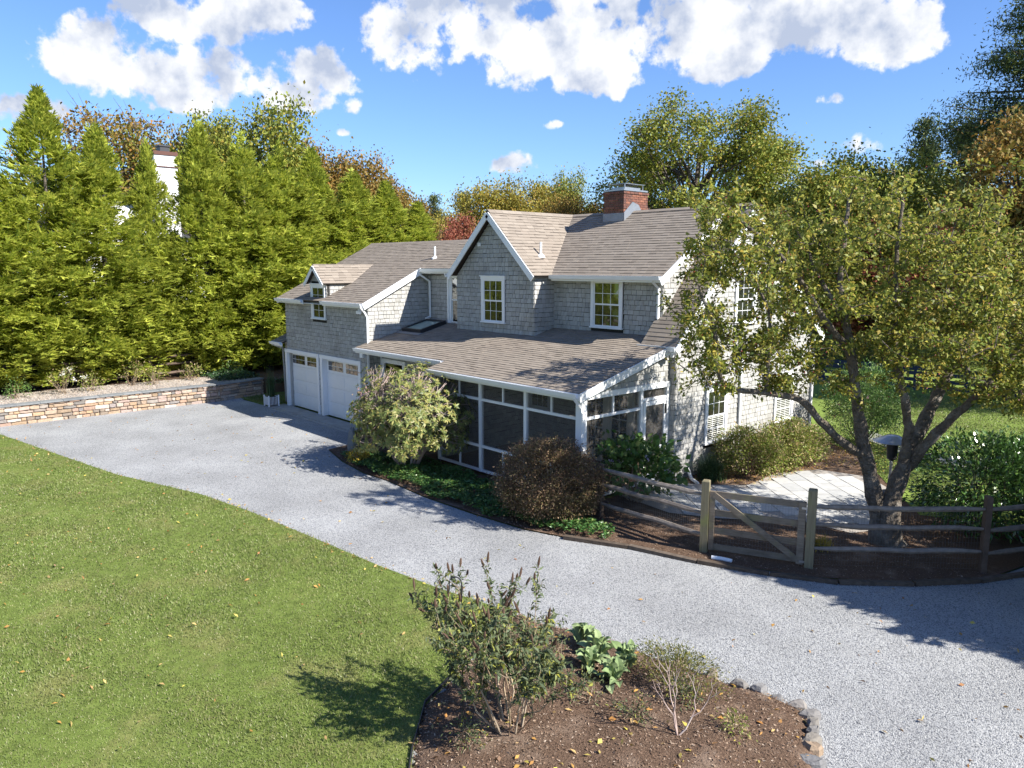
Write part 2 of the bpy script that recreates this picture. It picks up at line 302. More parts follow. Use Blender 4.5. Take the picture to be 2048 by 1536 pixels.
def leafquads(c, d, L, Wd, nrm=None, bend=0.12):
    """diamond leaves: base c, direction d, length L, width Wd"""
    c = np.asarray(c); N = len(c); d = unit(d)
    if nrm is None: nrm = unit(rng.normal(size=(N, 3)) + np.array([0, 0, 1.2]))
    s = unit(np.cross(d, nrm)); up = np.cross(s, d)
    L = np.broadcast_to(np.asarray(L, dtype=float), (N,))[:, None]; Wd = np.broadcast_to(np.asarray(Wd, dtype=float), (N,))[:, None]
    v0 = c; v2 = c + d * L - up * L * bend; v1 = c + d * L * .45 + s * Wd / 2 + up * L * bend * .4; v3 = c + d * L * .45 - s * Wd / 2 + up * L * bend * .4
    return np.stack([v0, v1, v2, v3], 1).reshape(-1, 3)
def inside(poly, P):
    poly = np.asarray(poly)[:, :2]; x, y = P[:, 0], P[:, 1]; r = np.zeros(len(P), bool); j = len(poly) - 1
    for i in range(len(poly)):
        xi, yi = poly[i]; xj, yj = poly[j]
        r ^= ((yi > y) != (yj > y)) & (x < (xj - xi) * (y - yi) / (yj - yi + 1e-12) + xi); j = i
    return r
def scatter(poly, n, hole=None):
    p = np.asarray(poly)[:, :2]; lo, hi = p.min(0), p.max(0); out_ = np.zeros((0, 2))
    while len(out_) < n:
        q = rng.uniform(lo, hi, (n, 2)); q = q[inside(poly, q)]
        if hole is not None:
            for h in hole: q = q[~inside(h, q)]
        out_ = np.vstack([out_, q])
    return out_[:n]
def sheet(name, poly, z, m, label=None, cat=None, kind='structure'):
    me = bpy.data.meshes.new(name); me.from_pydata([(p[0], p[1], p[2] if len(p) > 2 else z) for p in poly], [], [tuple(range(len(poly)))]); me.update()
    o = link(name, me, m); return tag(o, label, cat, kind=kind)

def copy_tree(src, label=None, group=None):
    r = src.copy(); COL.objects.link(r)
    if label: r['label'] = label
    if group: r['group'] = group
    for ch in list(src.children):
        c = ch.copy(); COL.objects.link(c); c.parent = r; c.matrix_parent_inverse = ch.matrix_parent_inverse.copy()
        for g_ in list(ch.children):
            d = g_.copy(); COL.objects.link(d); d.parent = c; d.matrix_parent_inverse = g_.matrix_parent_inverse.copy()
    return r

# ------------------------------------------------------------------ ground and paved surfaces
sheet('ground', [(-400, -200), (200, -200), (200, 500), (-400, 500)], -0.05, M_field)
LAWN_EDGE = [(-33,3.9),(-30.99,4.19),(-26.98,4.9),(-22.79,5.65),(-19.3,6.71),(-17.09,7.07),(-14.6,7.32),(-12.18,7.54),(-10.56,7.77),(-8.9,8.12)]
FAR_EDGE = [(-23.1,13.36),(-21.7,12.7),(-21.42,11.5),(-19.9,11.1),(-18.3,10.87),(-17.24,10.95),(-15.3,10.83),(-13.4,10.9),(-11.86,11.06),(-10.69,11.43),(-9.65,12.0),(-8.23,12.41),(-7.01,12.95),(-6.38,13.2),(-5.6,13.85),(-4.8,14.66),(-4.37,15.24),(-4.1,15.75),(-3.87,16.8),(-3.2,19),(0,22)]
BED = [(-8.9,8.12),(-8.22,8.22),(-7.45,8.56),(-6.64,8.65),(-5.76,8.78),(-5.24,8.87),(-4.89,8.98),(-4.3,9.0),(-3.97,8.55),(-3.77,8.24),(-3.45,7.5),(-3.2,6.2),(-3.4,4.6),(-4.4,3.6),(-5.8,3.8),(-7.04,4.74),(-7.42,5.11),(-7.73,5.41),(-8.04,6.15),(-8.55,7.2)]
sheet('driveway', [(-32.62,-14),(14,-14),(14,24)] + FAR_EDGE[::-1] + [(-23.1,13.39),(-30.0,13.45),(-30.6,13.4),(-32.3,13.3),(-32.9,13.9),(-32.62,12.4)], 0.0, M_gravel)
# lawn: a slightly uneven slab with a soft lip at the gravel
lawn_poly = LAWN_EDGE + [(-8.55,7.2),(-8.04,6.15),(-7.73,5.41),(-7.42,5.11),(-7.04,4.74),(-5.8,3.8),(-4.4,3.6),(-2.5,1.0),(-1,-12),(-33,-12)]
mb = MB(); mb.prism([(x, y, -.03) for x, y in lawn_poly], (0, 0, .06)); tag(mb.build('lawn', M_lawn), kind='structure')
# planting bed in front, gently mounded
gx, gy = np.meshgrid(np.linspace(-9.1, -3.1, 61), np.linspace(3.5, 9.1, 57)); P_ = np.stack([gx.ravel(), gy.ravel()], 1)
def edge_dist(poly, P):
    a = np.asarray(poly); b = np.roll(a, -1, 0); d = np.full(len(P), 1e9)
    for p, q in zip(a, b):
        t = np.clip(((P - p) @ (q - p)) / ((q - p) @ (q - p) + 1e-9), 0, 1); d = np.minimum(d, np.linalg.norm(P - (p + t[:, None] * (q - p)), axis=1))
    return d
def bed_z(P): return .035 + .16 * np.clip(edge_dist(BED, P) / 1.2, 0, 1) ** .7 + .02 * np.sin(P[:, 0] * 5.1) * np.cos(P[:, 1] * 4.3)
ins = inside(BED, P_); ed = edge_dist(BED, P_); z = np.where(ins, bed_z(P_), -.1 - 0 * ed)
me = bpy.data.meshes.new('planting_bed')
fs = [(j * 61 + i, j * 61 + i + 1, (j + 1) * 61 + i + 1, (j + 1) * 61 + i) for j in range(56) for i in range(60)]
fs = [f for f in fs if any(ins[k] for k in f)]
me.from_pydata([(a, b, c) for (a, b), c in zip(P_.tolist(), z.tolist())], [], fs); me.polygons.foreach_set('use_smooth', [True] * len(me.polygons)); me.update()
tag(link('planting_bed', me, M_mulch), kind='structure')
# mulch behind the driveway edge, round the porch and under the fence
SIDEBED = FAR_EDGE + [(0,26),(-8,27),(-12,25),(-12,16.6),(-12.2,13.2),(-18,13.2),(-18,14.6),(-23.1,14.6)]
sheet('border_soil', SIDEBED, .03, M_mulch)
sheet('leaf_litter_ground', [(-11.9,16.7),(-10.3,17.9),(-10.2,19.6),(-9.6,21.5),(-8.4,21.4),(-8.6,24.6),(-12,25.5)], .036, M_litter)
# apron in front of the garage
mb = MB(); mb.box(-30.0, -26.75, 13.42, 14.14, -.05, .03); mb.box(-26.72, -23.1, 13.42, 14.14, -.05, .03); mb.box(-23.08, -21.2, 13.35, 14.6, -.05, .03)
tag(mb.build('apron', M_concrete), kind='structure')
mb = MB(); mb.box(-30.0, -21.9, 13.26, 13.40, -.05, .018); tag(mb.build('apron_kerb', M_concrete), kind='structure')
sheet('side_grass', [(-32.9,13.4),(-30.7,13.35),(-30.05,13.5),(-30.05,18),(-32.4,18),(-33.3,14.6)], .012, M_lawn)
# rear lawn and path
sheet('rear_lawn', [(-12.5,25.2),(-9.4,22.6),(-8.0,20.6),(-6.4,18.5),(2,22),(14,30),(14,60),(-40,60),(-40,26)], .04, M_field)
mb = MB(); mb.prism([(-11.4,26.0,0),(-9.0,24.2,0),(-6,23.6,0),(-6,24.3,0),(-8.8,25.0,0),(-11.0,26.8,0)], (0,0,.06)); tag(mb.build('garden_path', M_concrete), kind='structure')

# patio: individual flagstones
PATIO = [(-12.0,14.5),(-10.4,14.3),(-9.4,14.8),(-7.9,16.05),(-6.9,16.1),(-6.4,17.2),(-7.5,19.9),(-8.6,20.9),(-9.9,20.6),(-10.5,19.4),(-10.4,17.7),(-11.2,16.9),(-12.0,16.4)]
sheet('patio_base', PATIO, .045, M_mortar)
patio = tag(bpy.data.objects.new('patio', None), None, None, None, 'structure'); COL.objects.link(patio)
ang = R(-38); ca, sa = math.cos(ang), math.sin(ang)
nst = 0
for i in range(-16, 17):
    for j in range(-16, 17):
        w_, h_ = .62, .46
        u0 = i * w_ + (.31 if j % 2 else 0); v0 = j * h_; cx, cy = -9 + u0 * ca - v0 * sa, 17.4 + u0 * sa + v0 * ca
        g = .012; cs = [(-w_/2+g,-h_/2+g),(w_/2-g,-h_/2+g),(w_/2-g,h_/2-g),(-w_/2+g,h_/2-g)]
        W_ = [(cx + a * ca - b * sa, cy + a * sa + b * ca) for a, b in cs]
        if inside(PATIO, np.array(W_)).sum() < 4: continue
        zt = rnd.uniform(-.004, .004)
        mb = MB(); mb.prism([(x, y, .03) for x, y in W_], (0, 0, .035 + zt)); mb.build('flagstone', M_paver, patio); nst += 1

# ------------------------------------------------------------------ shingled surfaces
PIECES = {}     # key -> list of (size on view, parent, verts, faces, name, material)
CAMP = Vector((0, 0, 5.75))
def clip(poly, conv):
    """Sutherland-Hodgman: poly clipped to the convex outline conv (counter-clockwise)"""
    for i in range(len(conv)):
        a, b = conv[i], conv[(i + 1) % len(conv)]; o_ = []
        if not poly: return []
        for k in range(len(poly)):
            p, q = poly[k - 1], poly[k]
            sp_ = (b[0]-a[0]) * (p[1]-a[1]) - (b[1]-a[1]) * (p[0]-a[0]); sq = (b[0]-a[0]) * (q[1]-a[1]) - (b[1]-a[1]) * (q[0]-a[0])
            if (sp_ >= 0) != (sq >= 0):
                t = sp_ / (sp_ - sq); o_.append((p[0] + t * (q[0]-p[0]), p[1] + t * (q[1]-p[1])))
            if sq >= 0: o_.append(q)
        poly = o_
    return poly
def ccw(p): return p if sum(p[i-1][0]*p[i][1] - p[i][0]*p[i-1][1] for i in range(len(p))) > 0 else p[::-1]
def cladding(key, parent, O, U, Wd, N, polys, holes=(), row=.14, wid=(.11, .22), tb=.026, tt=.008, gap=.011, name='shingle', m=None, prio=1.0, start=None):
    O, U, Wd, N = Vector(O), Vector(U).normalized(), Vector(Wd).normalized(), Vector(N).normalized()
    polys = [ccw(list(p)) for p in polys]; us = [q[0] for p in polys for q in p]; ws = [q[1] for p in polys for q in p]
    w = min(ws) if start is None else start; L = PIECES.setdefault(key, []); r_ = random.Random(hash(key) % 1000 if False else sum(map(ord, key)))
    ri = 0
    while w < max(ws):
        u = min(us) - r_.uniform(0, wid[1]) ; ri += 1
        while u < max(us):
            wd = r_.uniform(*wid); segs = [(u + gap / 2, u + wd - gap / 2)]; u += wd
            for (h0, h1, g0, g1) in holes:
                if w + row > g0 + .01 and w < g1 - .01:
                    ns_ = []
                    for s0, s1 in segs:
                        if s1 <= h0 or s0 >= h1: ns_.append((s0, s1)); continue
                        if s0 < h0: ns_.append((s0, h0))
                        if s1 > h1: ns_.append((h1, s1))
                    segs = ns_
            jig = r_.uniform(-.006, .006) if name == 'shingle' else 0
            for s0, s1 in segs:
                if s1 - s0 < .012: continue
                for cp in polys:
                    rg_ = .010 if name == 'shingle' else r_.choice((.003, .008, .022))
                    q = clip([(s0, w + jig), (s1, w + jig), (s1, w + row - rg_ + min(jig, 0)), (s0, w + row - rg_ + min(jig, 0))], cp)
                    if len(q) < 3: continue
                    tbl = tb * r_.uniform(.7, 1.35)
                    fr = [O + U * a + Wd * b + N * (tbl + (tt - tbl) * (b - w) / row) for a, b in q]; bk = [O + U * a + Wd * b for a, b in q]; n = len(q)
                    F = [tuple(range(n))] + [(i, n + i, n + (i + 1) % n, (i + 1) % n) for i in range(n)]
                    c = fr[0]; d = (CAMP - c); sz = prio * (s1 - s0) * row * max(0, d.normalized().dot(N)) / d.length_squared
                    L.append((sz, parent, fr + bk, F, name, m))
        w += row
def flush_pieces(keys, limit, stuffname):
    allp = sorted((p for k in keys for p in PIECES[k]), key=lambda p: -p[0]); cut = allp[limit][0] if len(allp) > limit else -1
    for k in keys:
        rest = {}
        for p in PIECES[k]:
            sz, par, V, F, name, m = p
            if sz > cut: mb = MB(); mb.add(V, F); mb.build(name, m, par)
            else: rest.setdefault(par, (MB(), m))[0].add(V, F)
        for par, (mb, m) in rest.items(): tag(mb.build(stuffname, m, par), kind='stuff')

# ------------------------------------------------------------------ the house
house = empty('shingled_house', 'grey cedar-shingled house with white trim, brown roof, two-car garage and screened porch', 'house', (-18, 17, 0))
def hb(mb, name, m, parent=None, smooth=False):
    """build a part of the house whose coordinates are in world space"""
    o = mb.build(name, m, smooth=smooth); attach(o, parent or house); return o
def worldpos(o):
    v = Vector((0, 0, 0))
    while o is not None: v += Vector(o.location); o = o.parent
    return v
def attach(o, parent):
    o.parent = parent; o.location = Vector(o.location) - worldpos(parent)
_mb_build = MB.build
def wall_part(name, O, U, N, polys, holes=(), thick=.12, prio=1.0, m=M_shin, start=None, back=M_wallback, trim=None):
    """a wall: backing slab, then courses of shingles"""
    O, U, N = Vector(O), Vector(U).normalized(), Vector(N).normalized(); mb = MB()
    for p in polys: mb.prism([tuple(O + U * a + Vector((0, 0, 1)) * b) for a, b in p], tuple(-N * thick))
    o = hb(mb, name, back)
    cladding(name, o, O, U, (0, 0, 1), N, polys, holes, m=m, prio=prio, start=start)
    return o
def roof_part(name, P3, prio=1.0, U=None, thick=.06, tabs=True, start=0.0, parent=None):
    """a roof plane given by convex 3-D outlines; U runs along the eave"""
    p0, p1, p2 = [Vector(q) for q in P3[0][:3]]; N = (p1 - p0).cross(p2 - p0).normalized(); N = N if N.z > 0 else -N
    U = Vector(U).normalized(); Wd = N.cross(U).normalized(); Wd = Wd if Wd.z > 0 else -Wd; O = p0
    mb = MB()
    for poly in P3: mb.prism([tuple(Vector(q)) for q in poly], tuple(-N * thick))
    o = hb(mb, name, M_roofdeck)
    polys = [[((Vector(q) - O).dot(U), (Vector(q) - O).dot(Wd)) for q in poly] for poly in P3]
    if tabs: cladding(name, o, O + N * .002, U, Wd, N, polys, row=.142, wid=(.17, .36), tb=.013, tt=.003, gap=.003, name='roof_shingle', m=M_roof, prio=prio)
    return o
# key heights and lines
mL = .2546; zl = lambda y: 2.81 + mL * (y - 12.93)                 # lean-to roof
zw = lambda y: 4.47 + .495 * (y - 13.88)                           # garage wing roof
zm = lambda y: 5.47 + .642 * (y - 16.66)                           # main upper roof
RY, RZ = 19.79, zm(19.79)
XL, XR = -29.5, -12.0
# walls
gdoors = [(-29.62, -26.8, 0, 2.38), (-26.66, -23.71, 0, 2.38)]
wall_part('garage_front_wall', (0, 14.14, 0), (1, 0, 0), (0, -1, 0), [[(XL, 0), (-29.6, 0), (-29.6, 2.4), (XL, 2.4)], [(XL, 2.38), (-23.18, 2.38), (-23.18, 4.55), (XL, 4.55)], [(-23.73, 0), (-23.18, 0), (-23.18, 2.4), (-23.73, 2.4)], [(-26.82, 0), (-26.64, 0), (-26.64, 2.4), (-26.82, 2.4)], [(-27.3, 4.5), (-26.02, 4.5), (-26.02, 5.12), (-26.66, 5.75), (-27.3, 5.12)]], holes=gdoors + [(-27.2, -26.08, 3.74, 5.1)], prio=.2)
wall_part('garage_side_wall', (-23.18, 0, 0), (0, 1, 0), (1, 0, 0), [[(14.14, 0), (16.7, 0), (16.7, zw(16.7) - .1), (14.14, zw(14.14) - .1)]], prio=.2)
wall_part('side_extension_wall', (0, 14.3, 0), (1, 0, 0), (0, -1, 0), [[(-30.02, 0), (XL, 0), (XL, 2.66), (-30.02, 2.66)]], prio=.2)
wall_part('recess_wall', (0, 16.7, 0), (1, 0, 0), (0, -1, 0), [[(-23.18, 2.9), (-20.6, 2.9), (-20.6, 5.75), (-23.18, 5.75)]], holes=[(-21.75, -20.7, 3.75, 5.45)], prio=.3)
wall_part('entry_wall', (0, 14.6, 0), (1, 0, 0), (0, -1, 0), [[(-23.18, 0), (-18.0, 0), (-18.0, 3.15), (-23.18, 3.15)]], holes=[(-23.0, -21.6, 0, 2.52), (-20.6, -19.3, .9, 2.4)], prio=.1)
cg = wall_part('cross_gable_wall', (0, 16.15, 0), (1, 0, 0), (0, -1, 0), [[(-20.71, 3.5), (-16.93, 3.5), (-16.93, 5.42), (-18.82, 7.28), (-20.71, 5.42)]], holes=[(-19.38, -18.22, 3.96, 5.42)])
wall_part('cross_gable_cheek', (-16.93, 0, 0), (0, 1, 0), (1, 0, 0), [[(16.15, 3.5), (17.0, 3.5), (17.0, 5.5), (16.15, 5.45)]])
wall_part('cross_gable_left_cheek', (-20.71, 0, 0), (0, -1, 0), (-1, 0, 0), [[(-17.0, 3.5), (-16.15, 3.5), (-16.15, 5.42), (-17.0, 5.5)]], prio=.1)
wall_part('upper_wall', (0, 17.0, 0), (1, 0, 0), (0, -1, 0), [[(-16.93, 3.55), (-12.78, 3.55), (-12.78, 5.55), (-16.93, 5.55)]], holes=[(-15.36, -14.12, 3.96, 5.36)])
wall_part('dormer_cheek', (-12.78, 0, 0), (0, 1, 0), (1, 0, 0), [[(17.0, 3.9), (19.79, 7.1), (19.79, 7.3), (17.0, 5.6)]], prio=.5)
wall_part('gable_end_wall', (XR, 0, 0), (0, 1, 0), (1, 0, 0), [[(16.6, 0), (24.1, 0), (24.1, 3.75), (RY, RZ - .12), (16.6, 3.85)]], holes=[(17.98, 19.07, .8, 2.44), (21.7, 22.85, .9, 2.5), (19.25, 20.35, 4.1, 5.6)], prio=.5)
wall_part('gable_front_strip', (0, 16.6, 0), (1, 0, 0), (0, -1, 0), [[(-12.2, 0), (XR, 0), (XR, 3.85), (-12.2, 3.85)]])
wall_part('porch_gable_wall', (-12.2, 0, 0), (0, 1, 0), (1, 0, 0), [[(13.3, 2.74), (16.6, 2.74), (16.6, zl(16.6) - .07), (13.3, zl(13.3) - .05)]])
porch_back = wall_part('porch_back_wall', (0, 16.62, 0), (1, 0, 0), (0, -1, 0), [[(-18.0, 0), (-12.2, 0), (-12.2, 3.6), (-18.0, 3.6)]], holes=[(-15.2, -13.5, .1, 2.2), (-17.6, -16.6, 1.3, 2.5)], prio=.05)
wall_part('porch_side_wall', (-18.0, 0, 0), (0, 1, 0), (1, 0, 0), [[(13.3, 0), (16.6, 0), (16.6, 3.5), (13.3, 2.8)]], prio=.02)
mb = MB()   # rear and hidden walls as plain shingle-coloured masses
mb.box(XL, -29.38, 14.2, 22.8, 0, 4.4); mb.box(XL, -22.4, 22.7, 22.8, 0, 4.4); mb.box(-22.9, XR - .05, 24.0, 24.1, 0, 3.7); mb.box(-30.02, -29.95, 14.35, 17.5, 0, 2.7)
mb.prism([(XL, 14.2, 4.35), (XL, 22.75, 4.35), (XL, 18.4, zw(18.4) - .12)], (.1, 0, 0)); mb.prism([(-22.8, 16.9, 5.3), (-22.8, 24.0, 3.6), (-22.8, RY, RZ - .15)], (.1, 0, 0)); mb.box(-22.8, -22.7, 17.0, 24.0, 0, 5.3)
hb(mb, 'rear_wall', M_shin)
mb = MB(); mb.box(-18, -12.3, 13.3, 16.6, .02, .10); hb(mb, 'porch_floor', mat('porch_floor_brick', [(.13,.06,.045)], .7, .3, noise=(8, .3)))
# roofs
rf = {}
XE = -23.04
roof_part('garage_roof', [[(XL-.2, 13.86, zw(13.86)), (XE, 13.86, zw(13.86)), (XE, 18.4, zw(18.4)), (XL-.2, 18.4, zw(18.4))], [(XE, 16.29, zw(16.29)), (-20.6, 16.29, zw(16.29)), (-20.6, 18.4, zw(18.4)), (XE, 18.4, zw(18.4))]], U=(1,0,0), prio=.2)
roof_part('garage_rear_roof', [[(XL-.2, 18.4, zw(18.4)), (-20.6, 18.4, zw(18.4)), (-20.6, 22.95, 4.45), (XL-.2, 22.95, 4.45)]], U=(1,0,0), tabs=False)
roof_part('main_roof', [[(-16.72, 16.66, zm(16.66)), (-12.6, 16.66, zm(16.66)), (-12.6, RY, RZ), (-18.82, RY, RZ)], [(-22.9, 16.66, zm(16.66)), (-20.92, 16.66, zm(16.66)), (-18.82, RY, RZ), (-22.9, RY, RZ)]], U=(1,0,0), prio=.3)
roof_part('main_rear_roof', [[(-22.9, RY, RZ), (-11.8, RY, RZ), (-11.8, 24.35, 3.5), (-22.9, 24.35, 3.5)]], U=(1,0,0), tabs=False)
zc = lambda x: RZ - .952 * abs(x + 18.82)
roof_part('cross_gable_roof', [[(-18.82, 15.9, RZ), (-16.70, 15.9, zc(-16.70)), (-16.70, 16.64, zc(-16.70)), (-18.82, RY, RZ)]], U=(0,1,0), prio=.3)
roof_part('cross_gable_left_roof', [[(-18.82, 15.9, RZ), (-20.94, 15.9, zc(-20.94)), (-20.94, 16.9, zc(-20.94)), (-18.82, RY, RZ)]], U=(0,1,0), prio=.05)
sl = (RZ - .02 - 3.68) / (RY - 16.33)
roof_part('lower_main_roof', [[(-12.95, 16.33, 3.68), (-11.8, 16.33, 3.68), (-11.8, RY, RZ - .02), (-12.95, RY, RZ - .02)]], U=(1,0,0))
roof_part('porch_roof', [[(-18.04, 12.93, zl(12.93)), (-12.04, 12.93, zl(12.93)), (-12.04, 16.62, zl(16.62)), (-18.04, 16.62, zl(16.62))], [(-18.04, 16.62, zl(16.62)), (-12.8, 16.62, zl(16.62)), (-12.8, 17.0, zl(17.0)), (-18.04, 17.0, zl(17.0))], [(-23.16, 13.58, zl(13.58)), (-18.04, 13.58, zl(13.58)), (-18.04, 16.7, zl(16.7)), (-23.16, 16.7, zl(16.7))]], U=(1,0,0), prio=2.0)
zd = lambda x: 5.81 - .95 * abs(x + 26.66)
for x in (-25.92, -27.4):
    roof_part('dormer_roof', [[(-26.66, 13.93, 5.81), (x, 13.93, zd(x)), (x, 13.88 + (zd(x) - 4.47) / .495, zd(x)), (-26.66, 13.88 + (5.81 - 4.47) / .495, 5.81)]], U=(0,1,0), prio=.2)
wall_part('dormer_side', (-26.05, 0, 0), (0, 1, 0), (1, 0, 0), [[(14.14, 4.6), (15.35, 5.2), (15.1, 5.22), (14.14, 5.22)]], prio=.1)
roof_part('side_pent_roof', [[(-30.45, 13.92, 2.66), (-29.5, 13.92, 2.66), (-29.5, 15.6, 3.35), (-30.45, 15.6, 3.35)]], U=(1,0,0), prio=.1)
flush_pieces([k for k in PIECES if PIECES[k] and PIECES[k][0][4] == 'shingle'], 300, 'shingle_courses')
flush_pieces([k for k in PIECES if PIECES[k] and PIECES[k][0][4] == 'roof_shingle'], 300, 'roof_shingle_courses')
# ridge caps, trim, gutters
def cap(poly, d): mb = MB(); mb.prism(poly, d); hb(mb, 'ridge_cap', M_roof)
for x0, x1, y, z_ in ((XL-.2, -22.9, 18.4, zw(18.4)), (-22.9, -11.8, RY, RZ)):
    x = x0
    while x < x1: cap([(x, y-.13, z_-.05), (x, y, z_+.03), (x, y+.13, z_-.05), (x, y, z_+.012)], (min(.28, x1-x), 0, 0)); x += .285
y = 15.9
while y < RY: cap([(-18.95, y, RZ-.08), (-18.82, y, RZ+.03), (-18.69, y, RZ-.08), (-18.82, y, RZ+.01)], (0, .28, 0)); y += .285
def rake(a, b, w=.03, h=.19, name='rake_board', m=None):
    mb = MB(); mb.beam(a, b, w, h); hb(mb, name, m or M_white)
rake((-16.74, 15.88, zc(-16.74)-.13), (-18.83, 15.88, RZ-.13)); rake((-20.90, 15.88, zc(-20.90)-.13), (-18.81, 15.88, RZ-.13))
rake((-12.57, 16.6, zm(16.6)-.12), (-12.57, RY, RZ-.12)); rake((-11.77, 16.3, 3.55), (-11.77, RY, RZ-.16)); rake((-11.77, RY, RZ-.16), (-11.77, 24.3, 3.42))
rake((XE+.02, 13.86, zw(13.86)-.10), (XE+.02, 16.33, zw(16.33)-.10), h=.22); rake((XL-.22, 13.86, zw(13.86)-.12), (XL-.22, 18.4, zw(18.4)-.12))
rake((-25.94, 13.91, zd(-25.94)-.1), (-26.67, 13.91, 5.71), h=.13); rake((-27.38, 13.91, zd(-27.38)-.1), (-26.65, 13.91, 5.71), h=.13)
rake((-12.02, 12.93, zl(12.93)-.11), (-12.02, 16.62, zl(16.62)-.11), h=.20); rake((-30.46, 13.93, 2.56), (-30.46, 15.6, 3.25), h=.12)
rake((-18.06, 12.95, zl(12.95)-.1), (-18.06, 13.6, zl(13.6)-.1), h=.15)
def soffit(x0, x1, y0, y1, z_): mb = MB(); mb.box(x0, x1, y0, y1, z_, z_ + .02); hb(mb, 'soffit', M_white)
soffit(XL-.15, XE, 13.9, 14.12, 4.33); soffit(-16.9, -12.6, 16.7, 16.98, 5.36); soffit(-23.1, -20.6, 16.33, 16.68, 5.5); soffit(-23.1, -18.06, 13.62, 14.58, 2.82); soffit(-18, -12.1, 12.98, 13.2, 2.68)
def gutter(x0, x1, y, z_):
    mb = MB(); prof = [(0, 0), (0, -.11), (-.03, -.125), (-.085, -.11), (-.115, -.02), (-.12, 0), (-.105, 0), (-.10, -.02), (-.075, -.095), (-.02, -.10), (-.015, 0)]
    n = len(prof); mb.add([(x0, y + a, z_ + b) for a, b in prof] + [(x1, y + a, z_ + b) for a, b in prof], [(i, (i+1) % n, n + (i+1) % n, n + i) for i in range(n)] + [tuple(range(n))[::-1], tuple(range(n, 2*n))])
    g_ = hb(mb, 'gutter', M_white); mb = MB(); mb.box(x0 + .005, x1 - .005, y + .002, y + .03, z_ - .17, z_ - .02); hb(mb, 'fascia', M_white)
gutter(XL-.2, -27.42, 13.85, 4.47); gutter(-25.9, XE, 13.85, 4.47); gutter(-23.0, -20.95, 16.28, zw(16.28)); gutter(-16.72, -12.58, 16.64, 5.48); gutter(-13.0, -11.78, 16.31, 3.68)
gutter(-18.04, -12.04, 12.92, zl(12.92)); gutter(-23.14, -18.1, 13.57, zl(13.57)); gutter(-20.96, -20.9, 15.9, 5.5)
def downspout(pts, m=M_white):
    mb = MB()
    for a, b in zip(pts, pts[1:]): mb.beam(a, b, .075, .06, (0.3, .95, .02))
    hb(mb, 'downspout', m)
downspout([(-23.08, 13.78, 4.36), (-23.1, 13.95, 4.18), (-23.09, 14.05, 4.0), (-23.09, 14.05, 2.9), (-23.09, 14.02, .25), (-22.9, 13.7, .08)])
downspout([(-23.0, 16.22, 5.45), (-22.95, 16.62, 5.2), (-22.95, 16.62, 3.9), (-22.93, 16.4, 3.85)]); downspout([(-12.88, 16.6, 5.36), (-12.88, 16.93, 5.15), (-12.88, 16.93, 4.0), (-12.85, 16.75, 3.85)])
downspout([(-11.93, 19.69, 3.2), (-11.93, 19.69, .1)]); downspout([(-11.93, 24.0, 3.5), (-11.93, 24.0, .1)]); downspout([(-12.14, 12.86, 2.70), (-12.14, 13.0, 2.55), (-12.14, 13.12, 2.45)]); gutter(-30.48, -29.52, 13.91, 2.66); downspout([(-30.3, 13.86, 2.55), (-30.05, 14.2, 2.38), (-30.08, 14.26, .1)], M_shin)
